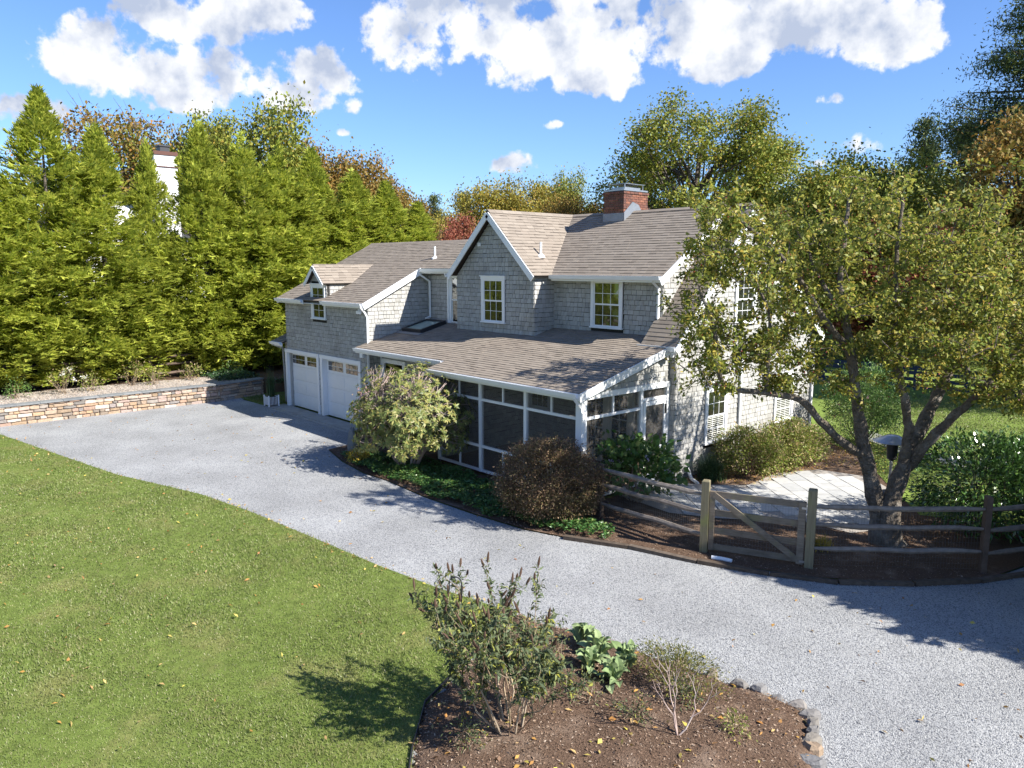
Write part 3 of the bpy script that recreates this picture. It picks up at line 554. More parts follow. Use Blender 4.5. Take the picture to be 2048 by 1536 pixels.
# windows
def window(O, U, N, w, h, parent=None, blinds=False, crown=True, z0=0.0, grid=(3, 2)):
    """double-hung window: casing, two sashes with panes and muntins; O = lower left corner of the casing on the wall"""
    O, U, N = Vector(O), Vector(U).normalized(), Vector(N).normalized(); Z = Vector((0, 0, 1))
    def bx(u0, u1, w0, w1, d0, d1):
        mb = MB(); vs = [O + U * u + N * d + Z * z_ for z_ in (w0, w1) for u, d in ((u0, d0), (u1, d0), (u1, d1), (u0, d1))]
        return mb.add([tuple(v) for v in vs], [(0,3,2,1),(4,5,6,7),(0,1,5,4),(1,2,6,5),(2,3,7,6),(3,0,4,7)])
    def join(*l):
        m_ = MB()
        for q in l: m_.add(q.v, q.f)
        return m_
    c = .10
    fr = hb(join(bx(0, c, .04, h - c, 0, .045), bx(w - c, w, .04, h - c, 0, .045), bx(0, w, h - c, h, 0, .047)) if not crown else join(bx(0, c, .04, h - .13, 0, .045), bx(w - c, w, .04, h - .13, 0, .045), bx(-.02, w + .02, h - .13, h - .03, 0, .05), bx(-.045, w + .045, h - .03, h, 0, .085)), 'window', M_white)
    s_ = hb(bx(-.02, w + .02, 0, .045, 0, .075), 'sill', M_white); attach2(s_, fr)
    top = h - (.13 if crown else c); mid = (.045 + top) / 2
    bk = hb(bx(c - .005, w - c + .005, .045, top, -.10, -.03), 'window_recess', M_shade); attach2(bk, fr)
    for (a, b, d) in ((mid - .02, top, .028), (.045, mid + .02, .012)):
        t = .045
        sa_ = hb(join(bx(c, c + t, a, b, d - .03, d), bx(w - c - t, w - c, a, b, d - .03, d), bx(c + t, w - c - t, b - t, b, d - .03, d), bx(c + t, w - c - t, a, a + t, d - .03, d)), 'sash', M_white); attach2(sa_, fr)
        g_ = hb(bx(c + t, w - c - t, a + t, b - t, d - .022, d - .012), 'pane', (M_glass if d > .02 else M_glass_dim) if not blinds else M_doorglass); attach2(g_, fr)
        mm = MB(); gw = w - 2 * c - 2 * t; gh = b - a - 2 * t
        for i in range(1, grid[0]): q = bx(c + t + gw * i / grid[0] - .007, c + t + gw * i / grid[0] + .007, a + t, b - t, d - .012, d - .004); mm.add(q.v, q.f)
        for i in range(1, grid[1]): q = bx(c + t, w - c - t, a + t + gh * i / grid[1] - .007, a + t + gh * i / grid[1] + .007, d - .0125, d - .0045); mm.add(q.v, q.f)
        mo = hb(mm, 'muntin', M_white); attach2(mo, fr)
        if blinds and d < .02:
            mm = MB(); k = a + t + .02
            while k < b - t: q = bx(c + t, w - c - t, k, k + .016, d - .0119, d - .006); mm.add(q.v, q.f); k += .055
            attach2(hb(mm, 'blind', M_cream), fr)
    return fr
def attach2(o, parent):      # keep world place, become a sub-part
    wp = worldpos(o); o.parent = parent; o.location = wp - worldpos(parent)
Nf, Ng = (0, -1, 0), (1, 0, 0)
window((-19.38, 16.13, 3.93), (1,0,0), Nf, 1.14, 1.52); window((-15.35, 16.98, 3.95), (1,0,0), Nf, 1.2, 1.48); window((-27.2, 14.12, 3.74), (1,0,0), Nf, 1.1, 1.36, grid=(2, 2))
window((-11.98, 17.98, .80), (0,1,0), Ng, 1.08, 1.65, blinds=True); window((-11.98, 21.7, .90), (0,1,0), Ng, 1.14, 1.6, blinds=True); window((-11.98, 19.25, 4.1), (0,1,0), Ng, 1.1, 1.5)
window((-21.8, 16.68, 3.72), (1,0,0), Nf, 1.0, 1.75, crown=False, grid=(1, 1)); window((-20.6, 14.58, .9), (1,0,0), Nf, 1.3, 1.5); window((-17.6, 16.58, 1.3), (1,0,0), Nf, 1.0, 1.2)
mb = MB(); mb.box(-21.88, -21.80, 16.6, 16.7, 3.7, 5.6); mb.box(-23.15, -23.05, 14.57, 14.6, 0, 2.9); hb(mb, 'corner_board', M_white)
# entry door with white head casing
mb = MB(); mb.box(-23.0, -22.86, 14.54, 14.62, .03, 2.4); mb.box(-21.74, -21.6, 14.54, 14.62, .03, 2.4); mb.box(-23.05, -21.55, 14.53, 14.62, 2.4, 2.54); ed_ = hb(mb, 'entry_door', M_white)
mb = MB(); mb.box(-22.86, -21.74, 14.60, 14.64, .03, 2.4); attach2(hb(mb, 'door_leaf', M_white2), ed_)
mb = MB(); mb.box(-22.5, -22.1, 14.585, 14.60, 1.1, 1.7); attach2(hb(mb, 'door_pane', M_glass), ed_)
# garage doors
for x0, x1 in ((-29.62, -26.80), (-26.66, -23.71)):
    c = .15; mb = MB(); mb.box(x0, x0 + c, 14.08, 14.30, 0.03, 2.26); mb.box(x1 - c, x1, 14.08, 14.30, .03, 2.26); mb.box(x0 - .02, x1 + .02, 14.07, 14.30, 2.26, 2.40); g_ = hb(mb, 'garage_door', M_white)
    a, b = x0 + c, x1 - c; hz = 2.26 - .04
    for i in range(4):
        z0, z1 = .04 + hz * i / 4, .04 + hz * (i + 1) / 4 - .008
        mb = MB(); mb.box(a, b, 14.30, 14.34, z0, z1)
        if i < 3:
            for u0, u1 in ((a + .10, (a + b) / 2 - .06), ((a + b) / 2 + .06, b - .10)): mb.prism([(u0, 14.30, z0 + .09), (u1, 14.30, z0 + .09), (u1, 14.30, z1 - .09), (u0, 14.30, z1 - .09)], (0, -.012, 0))
        attach2(hb(mb, 'door_panel', M_white2), g_)
    z0, z1 = .04 + hz * .75 + .10, .04 + hz - .09
    for u0 in (a + .12, (a + b) / 2 + .10):
        uw = (b - a) / 2 - .22
        for r_ in range(2):
            for k in range(4):
                mb = MB(); mb.box(u0 + uw * k / 4 + .015, u0 + uw * (k + 1) / 4 - .015, 14.285, 14.2985, z0 + (z1 - z0) * r_ / 2 + .012, z0 + (z1 - z0) * (r_ + 1) / 2 - .012)
                attach2(hb(mb, 'pane', M_doorglass), g_)
# wall lights, vents, flood lights
mb = MB(); mb.lathe([(.03, 0), (.06, .02), (.075, .16), (.09, .18), (.03, .25)], (-23.05 + .6, 14.45, 1.95), 10); mb.box(-22.55, -22.35, 14.5, 14.6, 1.95, 2.2); hb(mb, 'wall_lantern', M_metal)
mb = MB(); mb.box(-23.62, -23.42, 14.02, 14.12, 2.55, 2.85); hb(mb, 'alarm_box', M_white)
mb = MB(); mb.box(-19.54, -19.42, 16.08, 16.13, 6.38, 6.5); hb(mb, 'vent_cap', M_white)
for c in ((-23.5, 14.0, 4.2), (-12.08, 16.45, 3.5)):
    mb = MB(); 
    for dx in (-.08, .08): mb.lathe([(.02, 0), (.055, .02), (.06, .11), (.03, .13)], (c[0] + dx, c[1] - .03, c[2] - .12), 10)
    mb.box(c[0] - .07, c[0] + .07, c[1] - .02, c[1] + .05, c[2] - .02, c[2] + .06); hb(mb, 'flood_light', M_white)
for x, y, z_ in ((-17.33, 16.8, zc(-17.33)), (-23.18, 17.05, zw(17.05)), (-21.6, 18.75, 6.5)):
    mb = MB(); mb.tube([(x, y, z_ - .05), (x, y, z_ + .42)], .038, 10); mb.lathe([(.14, -.06), (.13, 0), (.05, .06)], (x, y, z_), 10); hb(mb, 'vent_pipe', M_white)
# skylight
sn = Vector((0, -mL, 1)).normalized(); e0 = Vector((-23.02, 15.28, zl(15.28)))
su = Vector((1, 0, 0)); sv = Vector((0, 1, mL)).normalized()
def slab(u0, u1, v0, v1, d0, d1, o=e0):
    mb = MB(); vs = [o + su * u + sv * v + sn * d for d in (d0, d1) for u, v in ((u0, v0), (u1, v0), (u1, v1), (u0, v1))]
    return mb.add([tuple(v) for v in vs], [(0,3,2,1),(4,5,6,7),(0,1,5,4),(1,2,6,5),(2,3,7,6),(3,0,4,7)])
mb = MB()
for q in (slab(.1, 1.25, .1, .18, 0, .14), slab(.1, 1.25, 1.15, 1.23, 0, .14), slab(.1, .18, .18, 1.15, 0, .14), slab(1.17, 1.25, .18, 1.15, 0, .14)): mb.add(q.v, q.f)
sk = hb(mb, 'skylight', M_metal); attach2(hb(slab(.18, 1.17, .18, 1.15, .08, .10), 'skylight_glass', M_glasst), sk); attach2(hb(slab(0, 1.35, -.1, .1, .02, .03), 'skylight_flashing', M_lead), sk)
# chimney with real bricks
cx0, cx1, cy0, cy1 = -16.98, -16.14, 19.3, 20.5; cz0, cz1 = 6.7, 8.12
mb = MB(); mb.box(cx0 + .02, cx1 - .02, cy0 + .02, cy1 - .02, cz0, cz1 - .02); ch = hb(mb, 'chimney', M_mortar)
bl, bh, bt = .205, .066, .10; row = 0; z_ = cz0
while z_ < cz1 - .05:
    g_ = .028 if z_ > cz1 - .16 else (.02 if cz1 - .62 < z_ < cz1 - .54 else 0)
    for (ax, fix, lo, hi, sg) in (('x', cy0, cx0, cx1, -1), ('y', cx1, cy0, cy1, 1)):
        u = lo - g_ - (bl / 2 if row % 2 else 0)
        while u < hi + g_:
            a, b = max(u, lo - g_), min(u + bl - .012, hi + g_); u += bl
            if ax == 'x' and hi + g_ - b < .04: b = hi + g_
            if ax == 'y': a = max(a, lo + bt + .01)
            if b - a < .03: continue
            j = rnd.uniform(0, .004); mb = MB()
            if ax == 'x': mb.box(a, b, fix - g_ - j, fix + bt, z_, z_ + bh)
            else: mb.box(fix - bt, fix + g_ + j, a, b, z_ + .0005, z_ + bh)
            attach2(hb(mb, 'brick', M_brick), ch)
    z_ += bh + .012; row += 1
mb = MB(); mb.box(cx0 - .015, cx1 + .015, cy0 - .015, cy0 + .1, zm(cy0) - .1, zm(cy0) + .26); mb.prism([(cx1 + .034, cy0 - .01, zm(19.3) - .2), (cx1 + .034, cy0 - .01, zm(19.3) + .27), (cx1 + .034, 19.7, RZ + .30), (cx1 + .034, 20.0, RZ + .22), (cx1 + .034, 20.35, RZ - .2), (cx1 + .034, 20.2, RZ - .6)], (-.01, 0, 0)); attach2(hb(mb, 'flashing', M_lead), ch)
mb = MB(); mb.box(cx0 - .0, cx1 + .0, cy0, cy1, cz1, cz1 + .05); mb.box(cx0 + .15, cx1 - .15, cy0 + .2, cy1 - .2, cz1 + .05, cz1 + .13)
for x in (cx0 + .1, cx1 - .1):
    for y in (cy0 + .15, cy1 - .15): mb.box(x - .012, x + .012, y - .012, y + .012, cz1 + .05, cz1 + .22)
mb.box(cx0 + .08, cx1 - .05, cy0 + .12, cy1 - .12, cz1 + .22, cz1 + .235); attach2(hb(mb, 'chimney_cap', M_steel), ch)
# screened porch
def pb(name, m, *boxes):
    mb = MB()
    for b in boxes: mb.box(*b)
    return hb(mb, name, m)
for x in (-17.9, -15.99, -14.17): pb('porch_post', M_white, (x - .05, x + .05, 13.2, 13.3, .1, 2.57))
pb('porch_post', M_white, (-12.32, -12.13, 13.13, 13.32, .02, 2.70)); pb('porch_post', M_white, (-12.26, -12.15, 16.48, 16.6, .1, 2.66)); pb('porch_post', M_white, (-12.26, -12.15, 15.38, 15.47, .1, 2.66))
pb('porch_header', M_cream, (-18.0, -12.2, 13.17, 13.31, 2.57, 2.82)); pb('porch_header', M_white, (-12.27, -12.13, 13.32, 16.6, 2.60, 2.74))
for z0 in (2.10, .79, .10): pb('porch_rail', M_white, (-17.85, -12.3, 13.215, 13.285, z0, z0 + .07))
for x in (-16.93, -15.06, -13.24): pb('porch_mullion', M_white, (x - .02, x + .02, 13.22, 13.28, 2.17, 2.57)); pb('porch_mullion', M_white, (x - .02, x + .02, 13.22, 13.28, .17, .79))
for z0 in (2.10, .79, .10): pb('porch_rail', M_white, (-12.24, -12.17, 13.32, 15.38, z0, z0 + .07))
pb('porch_mullion', M_white, (-12.235, -12.175, 14.32, 14.36, 2.17, 2.6)); pb('porch_rail', M_white, (-12.24, -12.17, 15.47, 16.48, 2.30, 2.37))
pb('screen', M_screen, (-17.9, -12.3, 13.248, 13.250, .12, 2.57)); pb('screen', M_screen, (-12.206, -12.204, 13.3, 15.4, .12, 2.6)); pb('screen', M_screen, (-12.206, -12.204, 15.45, 16.5, 2.33, 2.6))
sdr = pb('screen_door', M_white, (-12.20, -12.15, 15.50, 15.60, .14, 2.28), (-12.20, -12.15, 16.36, 16.46, .14, 2.28), (-12.20, -12.15, 15.60, 16.36, 2.17, 2.28), (-12.20, -12.15, 15.60, 16.36, .14, .36), (-12.20, -12.15, 15.60, 16.36, .98, 1.08))
attach2(pb('door_screen', M_screen, (-12.178, -12.176, 15.58, 16.38, .3, 2.2)), sdr); attach2(pb('closer', M_metal, (-12.15, -12.12, 16.38, 16.42, 1.9, 2.15)), sdr)
fd = pb('french_door', M_cream, (-15.25, -15.12, 16.52, 16.6, .1, 2.28), (-13.45, -13.32, 16.52, 16.6, .1, 2.28), (-15.25, -13.32, 16.52, 16.6, 2.28, 2.4), (-14.34, -14.22, 16.53, 16.6, .1, 2.28))
for a, b in ((-15.12, -14.34), (-14.22, -13.45)):
    lf = pb('door_leaf', M_cream, (a, a + .11, 16.54, 16.58, .1, 2.28), (b - .11, b, 16.54, 16.58, .1, 2.28), (a + .11, b - .11, 16.54, 16.58, .1, .42), (a + .11, b - .11, 16.54, 16.58, 2.13, 2.28)); attach2(lf, fd)
    attach2(pb('door_pane', M_doorglass, (a + .11, b - .11, 16.56, 16.57, .42, 2.13)), fd)
    q = [(( a + b) / 2 - .012, (a + b) / 2 + .012, 16.545, 16.559, .42, 2.13)] + [(a + .11, b - .11, 16.546, 16.559, .42 + 1.71 * k / 5 - .012, .42 + 1.71 * k / 5 + .012) for k in range(1, 5)]
    attach2(pb('muntin', M_cream, *q), fd)
pb('porch_step', M_concrete, (-12.15, -11.6, 15.3, 16.55, 0, .12))
pb('porch_ceiling', M_cream, (-17.95, -12.3, 13.32, 16.55, 2.66, 2.70))

# ------------------------------------------------------------------ stone retaining wall, terrace
WALL = [(-32.6, -6.0), (-32.6, 12.45), (-33.05, 14.6)]
rw = empty('retaining_wall', 'low buff fieldstone retaining wall with grey slate coping beside the gravel', 'wall', (-32.6, 4, 0))
HW = .76
for (a, b) in zip(WALL, WALL[1:]):
    A, Bq = Vector((*a, 0)), Vector((*b, 0)); D_ = (Bq - A).normalized(); Nn = Vector((D_.y, -D_.x, 0)); Lw = (Bq - A).length
    mb = MB(); mb.prism([tuple(A - Nn * .03), tuple(Bq - Nn * .03), tuple(Bq - Nn * .3), tuple(A - Nn * .3)], (0, 0, HW - .06)); o = mb.build('wall_core', M_wallmortar); attach(o, rw)
    z_ = -.03
    for rh in (.15, .12, .16, .10, .14, .13, .12):
        if z_ + .03 > HW - .07: break
        u = -rnd.uniform(0, .1) if a[1] < 0 else 0
        big = a[1] < 0
        u = max(u, 4.6 + rnd.uniform(0, .2)) if big and False else u
        while u < Lw:
            l_ = rnd.choice((rnd.uniform(.14, .24), rnd.uniform(.22, .40), rnd.uniform(.34, .52))); h_ = min(rh, HW - .06 - z_) * rnd.uniform(.78, .98); g = .014; l2 = min(l_, Lw - u)
            if A.y + D_.y * u < 1.2 and big:
                u += l_; continue
            pr = rnd.uniform(.02, .055); j = lambda s_: rnd.uniform(-s_, s_)
            q = [(u + g, z_ + g), (u + l2 * .5, z_ + g * .3), (u + l2 - g, z_ + g), (u + l2 - g * .5, z_ + h_ * .5), (u + l2 - g, z_ + h_ - g * .4), (u + l2 * .45, z_ + h_), (u + g, z_ + h_ - g * .4), (u + g * .5, z_ + h_ * .5)]
            q = [(x + j(.012), y + j(.008)) for x, y in q]; cu, cz = u + l2 / 2, z_ + h_ / 2
            bk = [A + D_ * x + Nn * -.04 + Vector((0, 0, y)) for x, y in q]; md = [A + D_ * x + Nn * pr * .6 + Vector((0, 0, y)) for x, y in q]
            fr = [A + D_ * (cu + (x - cu) * .86) + Nn * (pr + j(.006)) + Vector((0, 0, cz + (y - cz) * .8)) for x, y in q]
            mb = MB(); mb.add([tuple(v) for v in bk + md + fr], [(i + 8 * k, (i + 1) % 8 + 8 * k, (i + 1) % 8 + 8 * (k + 1), i + 8 * (k + 1)) for k in (0, 1) for i in range(8)] + [tuple(range(16, 24))])
            if l2 > .05: o = mb.build('stone', M_stone); attach(o, rw)
            u += l_
        z_ += rh
    u = 0
    while u < Lw:
        l_ = rnd.uniform(.55, .95); l2 = min(l_, Lw - u) - .01
        mb = MB(); t = rnd.uniform(-.006, .006)
        mb.prism([tuple(A + D_ * u + Nn * .07 + Vector((0, 0, HW - .06))), tuple(A + D_ * (u + l2) + Nn * (.07 + t) + Vector((0, 0, HW - .06))), tuple(A + D_ * (u + l2) - Nn * .33 + Vector((0, 0, HW - .06))), tuple(A + D_ * u - Nn * .33 + Vector((0, 0, HW - .06)))], (0, 0, .055 + t)); o = mb.build('capstone', M_slate); attach(o, rw)
        u += l_
me = bpy.data.meshes.new('terrace')
ys = [-14, 0, 6, 10, 12.6, 14.6, 18, 26, 60]; xs = [None, -34.6, -36.3, -40, -48, -110]; V = []
for y in ys:
    e = -32.9 if y <= 12.6 else (-33.3 if y < 15 else -33.0); hgt = .70 if y <= 14.7 else .3 if y < 20 else .2
    for k, x in enumerate(xs): V.append((e if x is None else x, y, (hgt if k == 0 else .70 if k == 1 else .68)))
V2 = V + [(V[i * 6][0], V[i * 6][1], -.1) for i in range(len(ys))]
me.from_pydata(V2, [], [(j * 6 + i, j * 6 + i + 1, (j + 1) * 6 + i + 1, (j + 1) * 6 + i) for j in range(len(ys) - 1) for i in range(5)] + [(i * 6, (i + 1) * 6, len(V) + i + 1, len(V) + i) for i in range(len(ys) - 1)]); me.update()
tag(link('terrace', me, M_mulch), kind='structure')
sheet('pebble_bed', [(-32.92,-8),(-32.92,12.4),(-33.3,14.2),(-35.2,14.6),(-35.7,8),(-35.8,-8)], .712, M_rivgravel)

# ------------------------------------------------------------------ scattered small stuff
def pebbles(name, poly, n, z, size, m, hole=None, near=None, zf=None):
    P = scatter(poly, n, hole)
    if near is not None:
        d = np.linalg.norm(P, axis=1); keep = rng.random(len(P)) < np.clip(near / d, 0, 1) ** 2; P = P[keep]
    n = len(P); s_ = rng.uniform(size[0], size[1], (n, 1)); th = rng.uniform(0, 6.28, n)
    zz = (zf(P) if zf is not None else np.full(n, z)); c = np.column_stack([P, zz]); ring = []
    for k in range(4):
        a = th + k * math.pi / 2; r_ = s_[:, 0] * rng.uniform(.7, 1.2, n); ring.append(c + np.column_stack([np.cos(a) * r_, np.sin(a) * r_, rng.uniform(-.1, .25, n) * s_[:, 0]]))
    top = c + np.column_stack([rng.uniform(-.3, .3, (n, 2)) * s_, s_[:, 0] * rng.uniform(.5, .9, n)])
    V = np.stack([ring[0], ring[1], ring[2], ring[3], top], 1).reshape(-1, 3)
    me = bpy.data.meshes.new(name); me.vertices.add(len(V)); me.vertices.foreach_set('co', V.astype(np.float32).ravel())
    b = (np.arange(n) * 5)[:, None, None]; tri = np.array([[0, 1, 4], [1, 2, 4], [2, 3, 4], [3, 0, 4]])[None] + b; tri = tri.reshape(-1)
    me.loops.add(len(tri)); me.loops.foreach_set('vertex_index', tri.astype(np.int32)); me.polygons.add(len(tri) // 3); me.polygons.foreach_set('loop_start', np.arange(0, len(tri), 3, dtype=np.int32)); me.update(calc_edges=True)
    return link(name, me, m)
GR = [(-32.5, 4.1)] + LAWN_EDGE[1:] + BED[1:10] + [(-3.45,7.5),(-1.5,7.0),(1.5,9),(2.5,14),(-3.5,17)] + FAR_EDGE[16::-1] + [(-23.1,13.2),(-30,13.2),(-32.4,12.6)]
tag(pebbles('driveway_gravel', GR, 220000, .003, (.006, .013), M_peb, near=12.5), 'pale blue-grey crushed stone covering the curving driveway', 'gravel', kind='stuff')
tag(pebbles('pebble_mulch', [(-32.95,2),(-32.95,12.4),(-33.2,14.1),(-35.2,14.4),(-35.6,8),(-35.8,2)], 9000, .715, (.02, .045), M_rivpeb), 'tan river pebbles on the terrace behind the stone wall', 'pebbles', kind='stuff')
def chips(name, P, zz, L_, m, flat=.35):
    n = len(P); c = np.column_stack([P, zz]); d = rng.normal(size=(n, 3)); d[:, 2] *= flat
    nr = rng.normal(size=(n, 3)) * .5 + np.array([0, 0, 1.]); l_ = rng.uniform(L_[0], L_[1], n)
    return link(name, quads(name, leafquads(c, d, l_, l_ * rng.uniform(.25, .6, n), unit(nr))), m)
P = scatter(BED, 16000); tag(chips('mulch_chips', P, bed_z(P) + .006, (.015, .05), M_chip), 'brown shredded bark mulch in the front planting bed', 'mulch', kind='stuff')
SB = FAR_EDGE[2:18] + [(-6.5,17.5),(-8.5,15),(-11.5,13.6),(-12.2,13.0),(-18,13.0),(-20,13.2)]
P = scatter(SB, 12000); tag(chips('border_mulch', P, np.full(len(P), .04), (.015, .05), M_chip), 'dark mulch along the fence and porch border', 'mulch', kind='stuff')
P = scatter([(-11.9,16.7),(-10.3,17.9),(-10.2,19.6),(-9.6,21.5),(-8.4,21.4),(-8.6,24.6),(-12,25.5)], 3500); tag(chips('dry_leaf_litter', P, np.full(len(P), .05), (.03, .09), L_fallen), 'dry fallen leaves piled between the patio and the gable wall', 'leaves', kind='stuff')
# grass blades on the lawn
def grass(name, poly, n, z, h, wd, m, near=None, hole=None, lean=.35):
    P = scatter(poly, n, hole)
    if near is not None:
        d = np.linalg.norm(P, axis=1); P = P[rng.random(len(P)) < np.clip(near / d, 0, 1) ** 1.6]
    P = P + rng.normal(size=P.shape) * .035; d = np.linalg.norm(P, axis=1); n = len(P); sc = np.clip(d / 10, .8, 2.2)
    dirs = np.column_stack([rng.normal(size=(n, 2)) * lean, np.ones(n)]); patchy = .75 + .25 * np.sin(P[:, 0] * 1.3 + 2 * np.sin(P[:, 1] * .9)) * np.cos(P[:, 1] * 1.7)
    L_ = rng.uniform(h[0], h[1], n) * patchy; V = leafquads(np.column_stack([P, np.full(n, z)]), dirs, L_, wd * sc, unit(rng.normal(size=(n, 3)) * np.array([1, 1, .2])), bend=.25)
    return link(name, quads(name, V), m)
VL = [(-33,3.9)] + LAWN_EDGE[1:] + [(-8.55,7.2),(-8.04,6.15),(-7.73,5.41),(-7.42,5.11),(-7.04,4.74),(-5.8,3.8),(-8.5,.5),(-13,-1),(-24,-1.5),(-33,.5)]
tag(grass('lawn_grass', VL, 470000, .02, (.03, .075), .010, L_grass, near=9.5), 'short mown green grass of the front lawn', 'grass', kind='stuff')
tag(grass('rear_lawn_grass', [(-12.5,25.2),(-9.4,22.6),(-8.0,20.6),(-6,19.5),(-2,24),(-5,36),(-16,36)], 45000, .05, (.04, .08), .016, L_grass), 'sunlit green grass of the rear lawn seen between the trunks', 'grass', kind='stuff')
tag(grass('side_grass_blades', [(-32.7,13.5),(-30.8,13.5),(-30.2,13.6),(-30.2,15.5),(-32.6,15.5)], 5000, .012, (.04, .08), .016, L_grass), 'small shaded grass patch between the stone wall and the planter', 'grass', kind='stuff')
for nm, poly, n, z, lab in (('fallen_leaves', VL, 420, .075, 'scattered orange and tan fallen leaves on the front lawn'), ('driveway_leaves', GR, 330, .02, 'stray brown leaves blown over the gravel driveway'), ('bed_leaves', BED, 340, None, 'dead leaves caught in the front bed mulch')):
    P = scatter(poly, n); zz = bed_z(P) + .02 if z is None else np.full(len(P), z)
    tag(chips(nm, P, zz, (.05, .11), L_fallen), lab, 'leaves', kind='stuff')
P = np.array(LAWN_EDGE)[:, :2]; t = rng.uniform(0, len(P) - 1.001, 160); i = t.astype(int); P = P[i] + (P[i + 1] - P[i]) * (t - i)[:, None] + rng.normal(size=(160, 2)) * .12
tag(chips('edge_leaves', P, np.full(160, .05), (.05, .1), L_fallen), 'russet leaves gathered along the lawn edge', 'leaves', kind='stuff')

# ------------------------------------------------------------------ plants
def parts_plant(name, label, cat, loc, group=None): return empty(name, label, cat, loc, group)
def sub(root, name, mesh, m): o = link(name, mesh, m, root); return o
def clumps(center, radii, K, N, spread, shell=.8, low=-.6, rg=None):
    """leaf positions gathered in K clumps over an ellipsoid; returns positions and outward directions"""
    rg = rg or rng; u = unit(rg.normal(size=(K * 3, 3))); u = u[u[:, 2] > low][:K]; K = len(u); r_ = rg.uniform(shell, 1.0, (K, 1)) ** .8
    c = u * r_ * np.array(radii); k = rg.integers(0, K, N); p = c[k] + rg.normal(size=(N, 3)) * np.array(spread)
    return p + np.array(center), unit(p / np.array(radii) + rg.normal(size=(N, 3)) * .55), c + np.array(center)
def tubes(lines, r0=.02, r1=.006, n=5):
    mb = MB()
    for L_ in lines:
        a, b = L_[:2]; rr = (L_[2], L_[3]) if len(L_) > 2 else (r0, r1); a, b = Vector(a), Vector(b); mid = (a + b) / 2 + Vector([rnd.uniform(-.12, .12) * (b - a).length for _ in range(3)])
        mb.tube([a, mid, b], [rr[0], (rr[0] + rr[1]) / 2, rr[1]], n, cap=False)
    return mb
def shrub(name, label, cat, loc, radii, cz, K, N, spread, L_, Wd, m, stemm=M_twig, nst=26, low=-.5, shell=.75, m2=None, frac2=0, stem_r=.018, group=None, inner=.25):
    root = empty(name, label, cat, loc, group); p, d, c = clumps((0, 0, cz), radii, K, N, spread, shell, low)
    k = rng.random(len(p)) < inner; p[k] = (p[k] - np.array([0, 0, cz])) * rng.uniform(.35, .85, (k.sum(), 1)) + np.array([0, 0, cz])
    p[:, 2] = np.maximum(p[:, 2], .03)
    l_ = rng.uniform(L_[0], L_[1], len(p)); V = leafquads(p, d, l_, l_ * Wd)
    sub(root, 'foliage', quads('foliage', V), m)
    if nst:
        lines = []
        for i in range(nst):
            t = c[rng.integers(0, len(c))]; b = (rnd.uniform(-.15, .15), rnd.uniform(-.15, .15), 0); midp = tuple((Vector(b) * .4 + Vector(t) * .6)); lines.append((b, midp, stem_r, stem_r * .6)); lines.append((midp, tuple(t), stem_r * .6, stem_r * .3))
        sub(root, 'stems', tubes(lines).mesh('stems'), stemm)
    return root, p, c
# tall cypress hedge
def cypress_mesh(seed, H, R0, n):
    rg = np.random.default_rng(seed); K = 430; tb_ = 1 - (1 - rg.uniform(0, 1, K)) ** .66; pb_ = rg.uniform(0, 6.28, K); rb_ = rg.uniform(.60, 1.18, K) * (1 + (tb_ > .72) * rg.uniform(-.5, .75, K))
    k = rg.integers(0, K, n); prof = lambda t: np.minimum(1, np.clip(1 - t, 0, 1) ** 1.2 * 1.95) * np.minimum(1, .6 + t * 4)
    f = 1 - .75 * rg.uniform(0, 1, n) ** 1.7; t = np.clip(tb_[k] + rg.normal(size=n) * .013 - .03 * (1 - f), 0, 1); z = .35 + t * (H - .35)
    rr = R0 * prof(t) * (rb_[k] * (1 - t) + (.5 + rb_[k] * .8) * t) * f + .03; ph = pb_[k] + rg.normal(size=n) * .17 / np.maximum(rr, .35)
    c = np.column_stack([np.cos(ph) * rr, np.sin(ph) * rr, z])
    out_ = np.column_stack([np.cos(ph), np.sin(ph), rg.normal(size=n) * .25 + .25 + .9 * t ** 3]) + rg.normal(size=(n, 3)) * .28; out_ = unit(out_)
    side = unit(np.cross(out_, np.array([0, 0, 1.])) + rg.normal(size=(n, 3)) * .25); size = rg.uniform(.24, .50, n) * (1 - .15 * t)
    Vs = []
    for a, f in ((0, 1.0), (.55, .72), (-.55, .72), (1.0, .45), (-1.0, .45)):
        d = unit(out_ * math.cos(a) + side * math.sin(a) + np.array([0, 0, -.12 * abs(a)])); st = c + out_ * (size * (.35 if abs(a) < .9 else .12) * (a != 0))[:, None]
        nrm = unit(np.cross(out_, side) + rg.normal(size=(n, 3)) * .25); Vs.append(leafquads(st, d, size * f, size * f * .26, nrm, bend=.1).reshape(-1, 4, 3))
    return np.concatenate(Vs, 0).reshape(-1, 3)
CY = []
for s_ in range(4):
    mesh_c = quads('crown', cypress_mesh(30 + s_, 12, 2.35 + .15 * s_, 14500)); mb = MB(); mb.tube([(0, 0, -.3), (.05, 0, 5), (0, .05, 11.2)], [.17, .10, .02], 8); CY.append((mesh_c, mb.mesh('trunk')))
ORD = ['first', 'second', 'third', 'fourth', 'fifth', 'sixth', 'seventh', 'eighth', 'ninth', 'tenth', 'eleventh', 'twelfth']
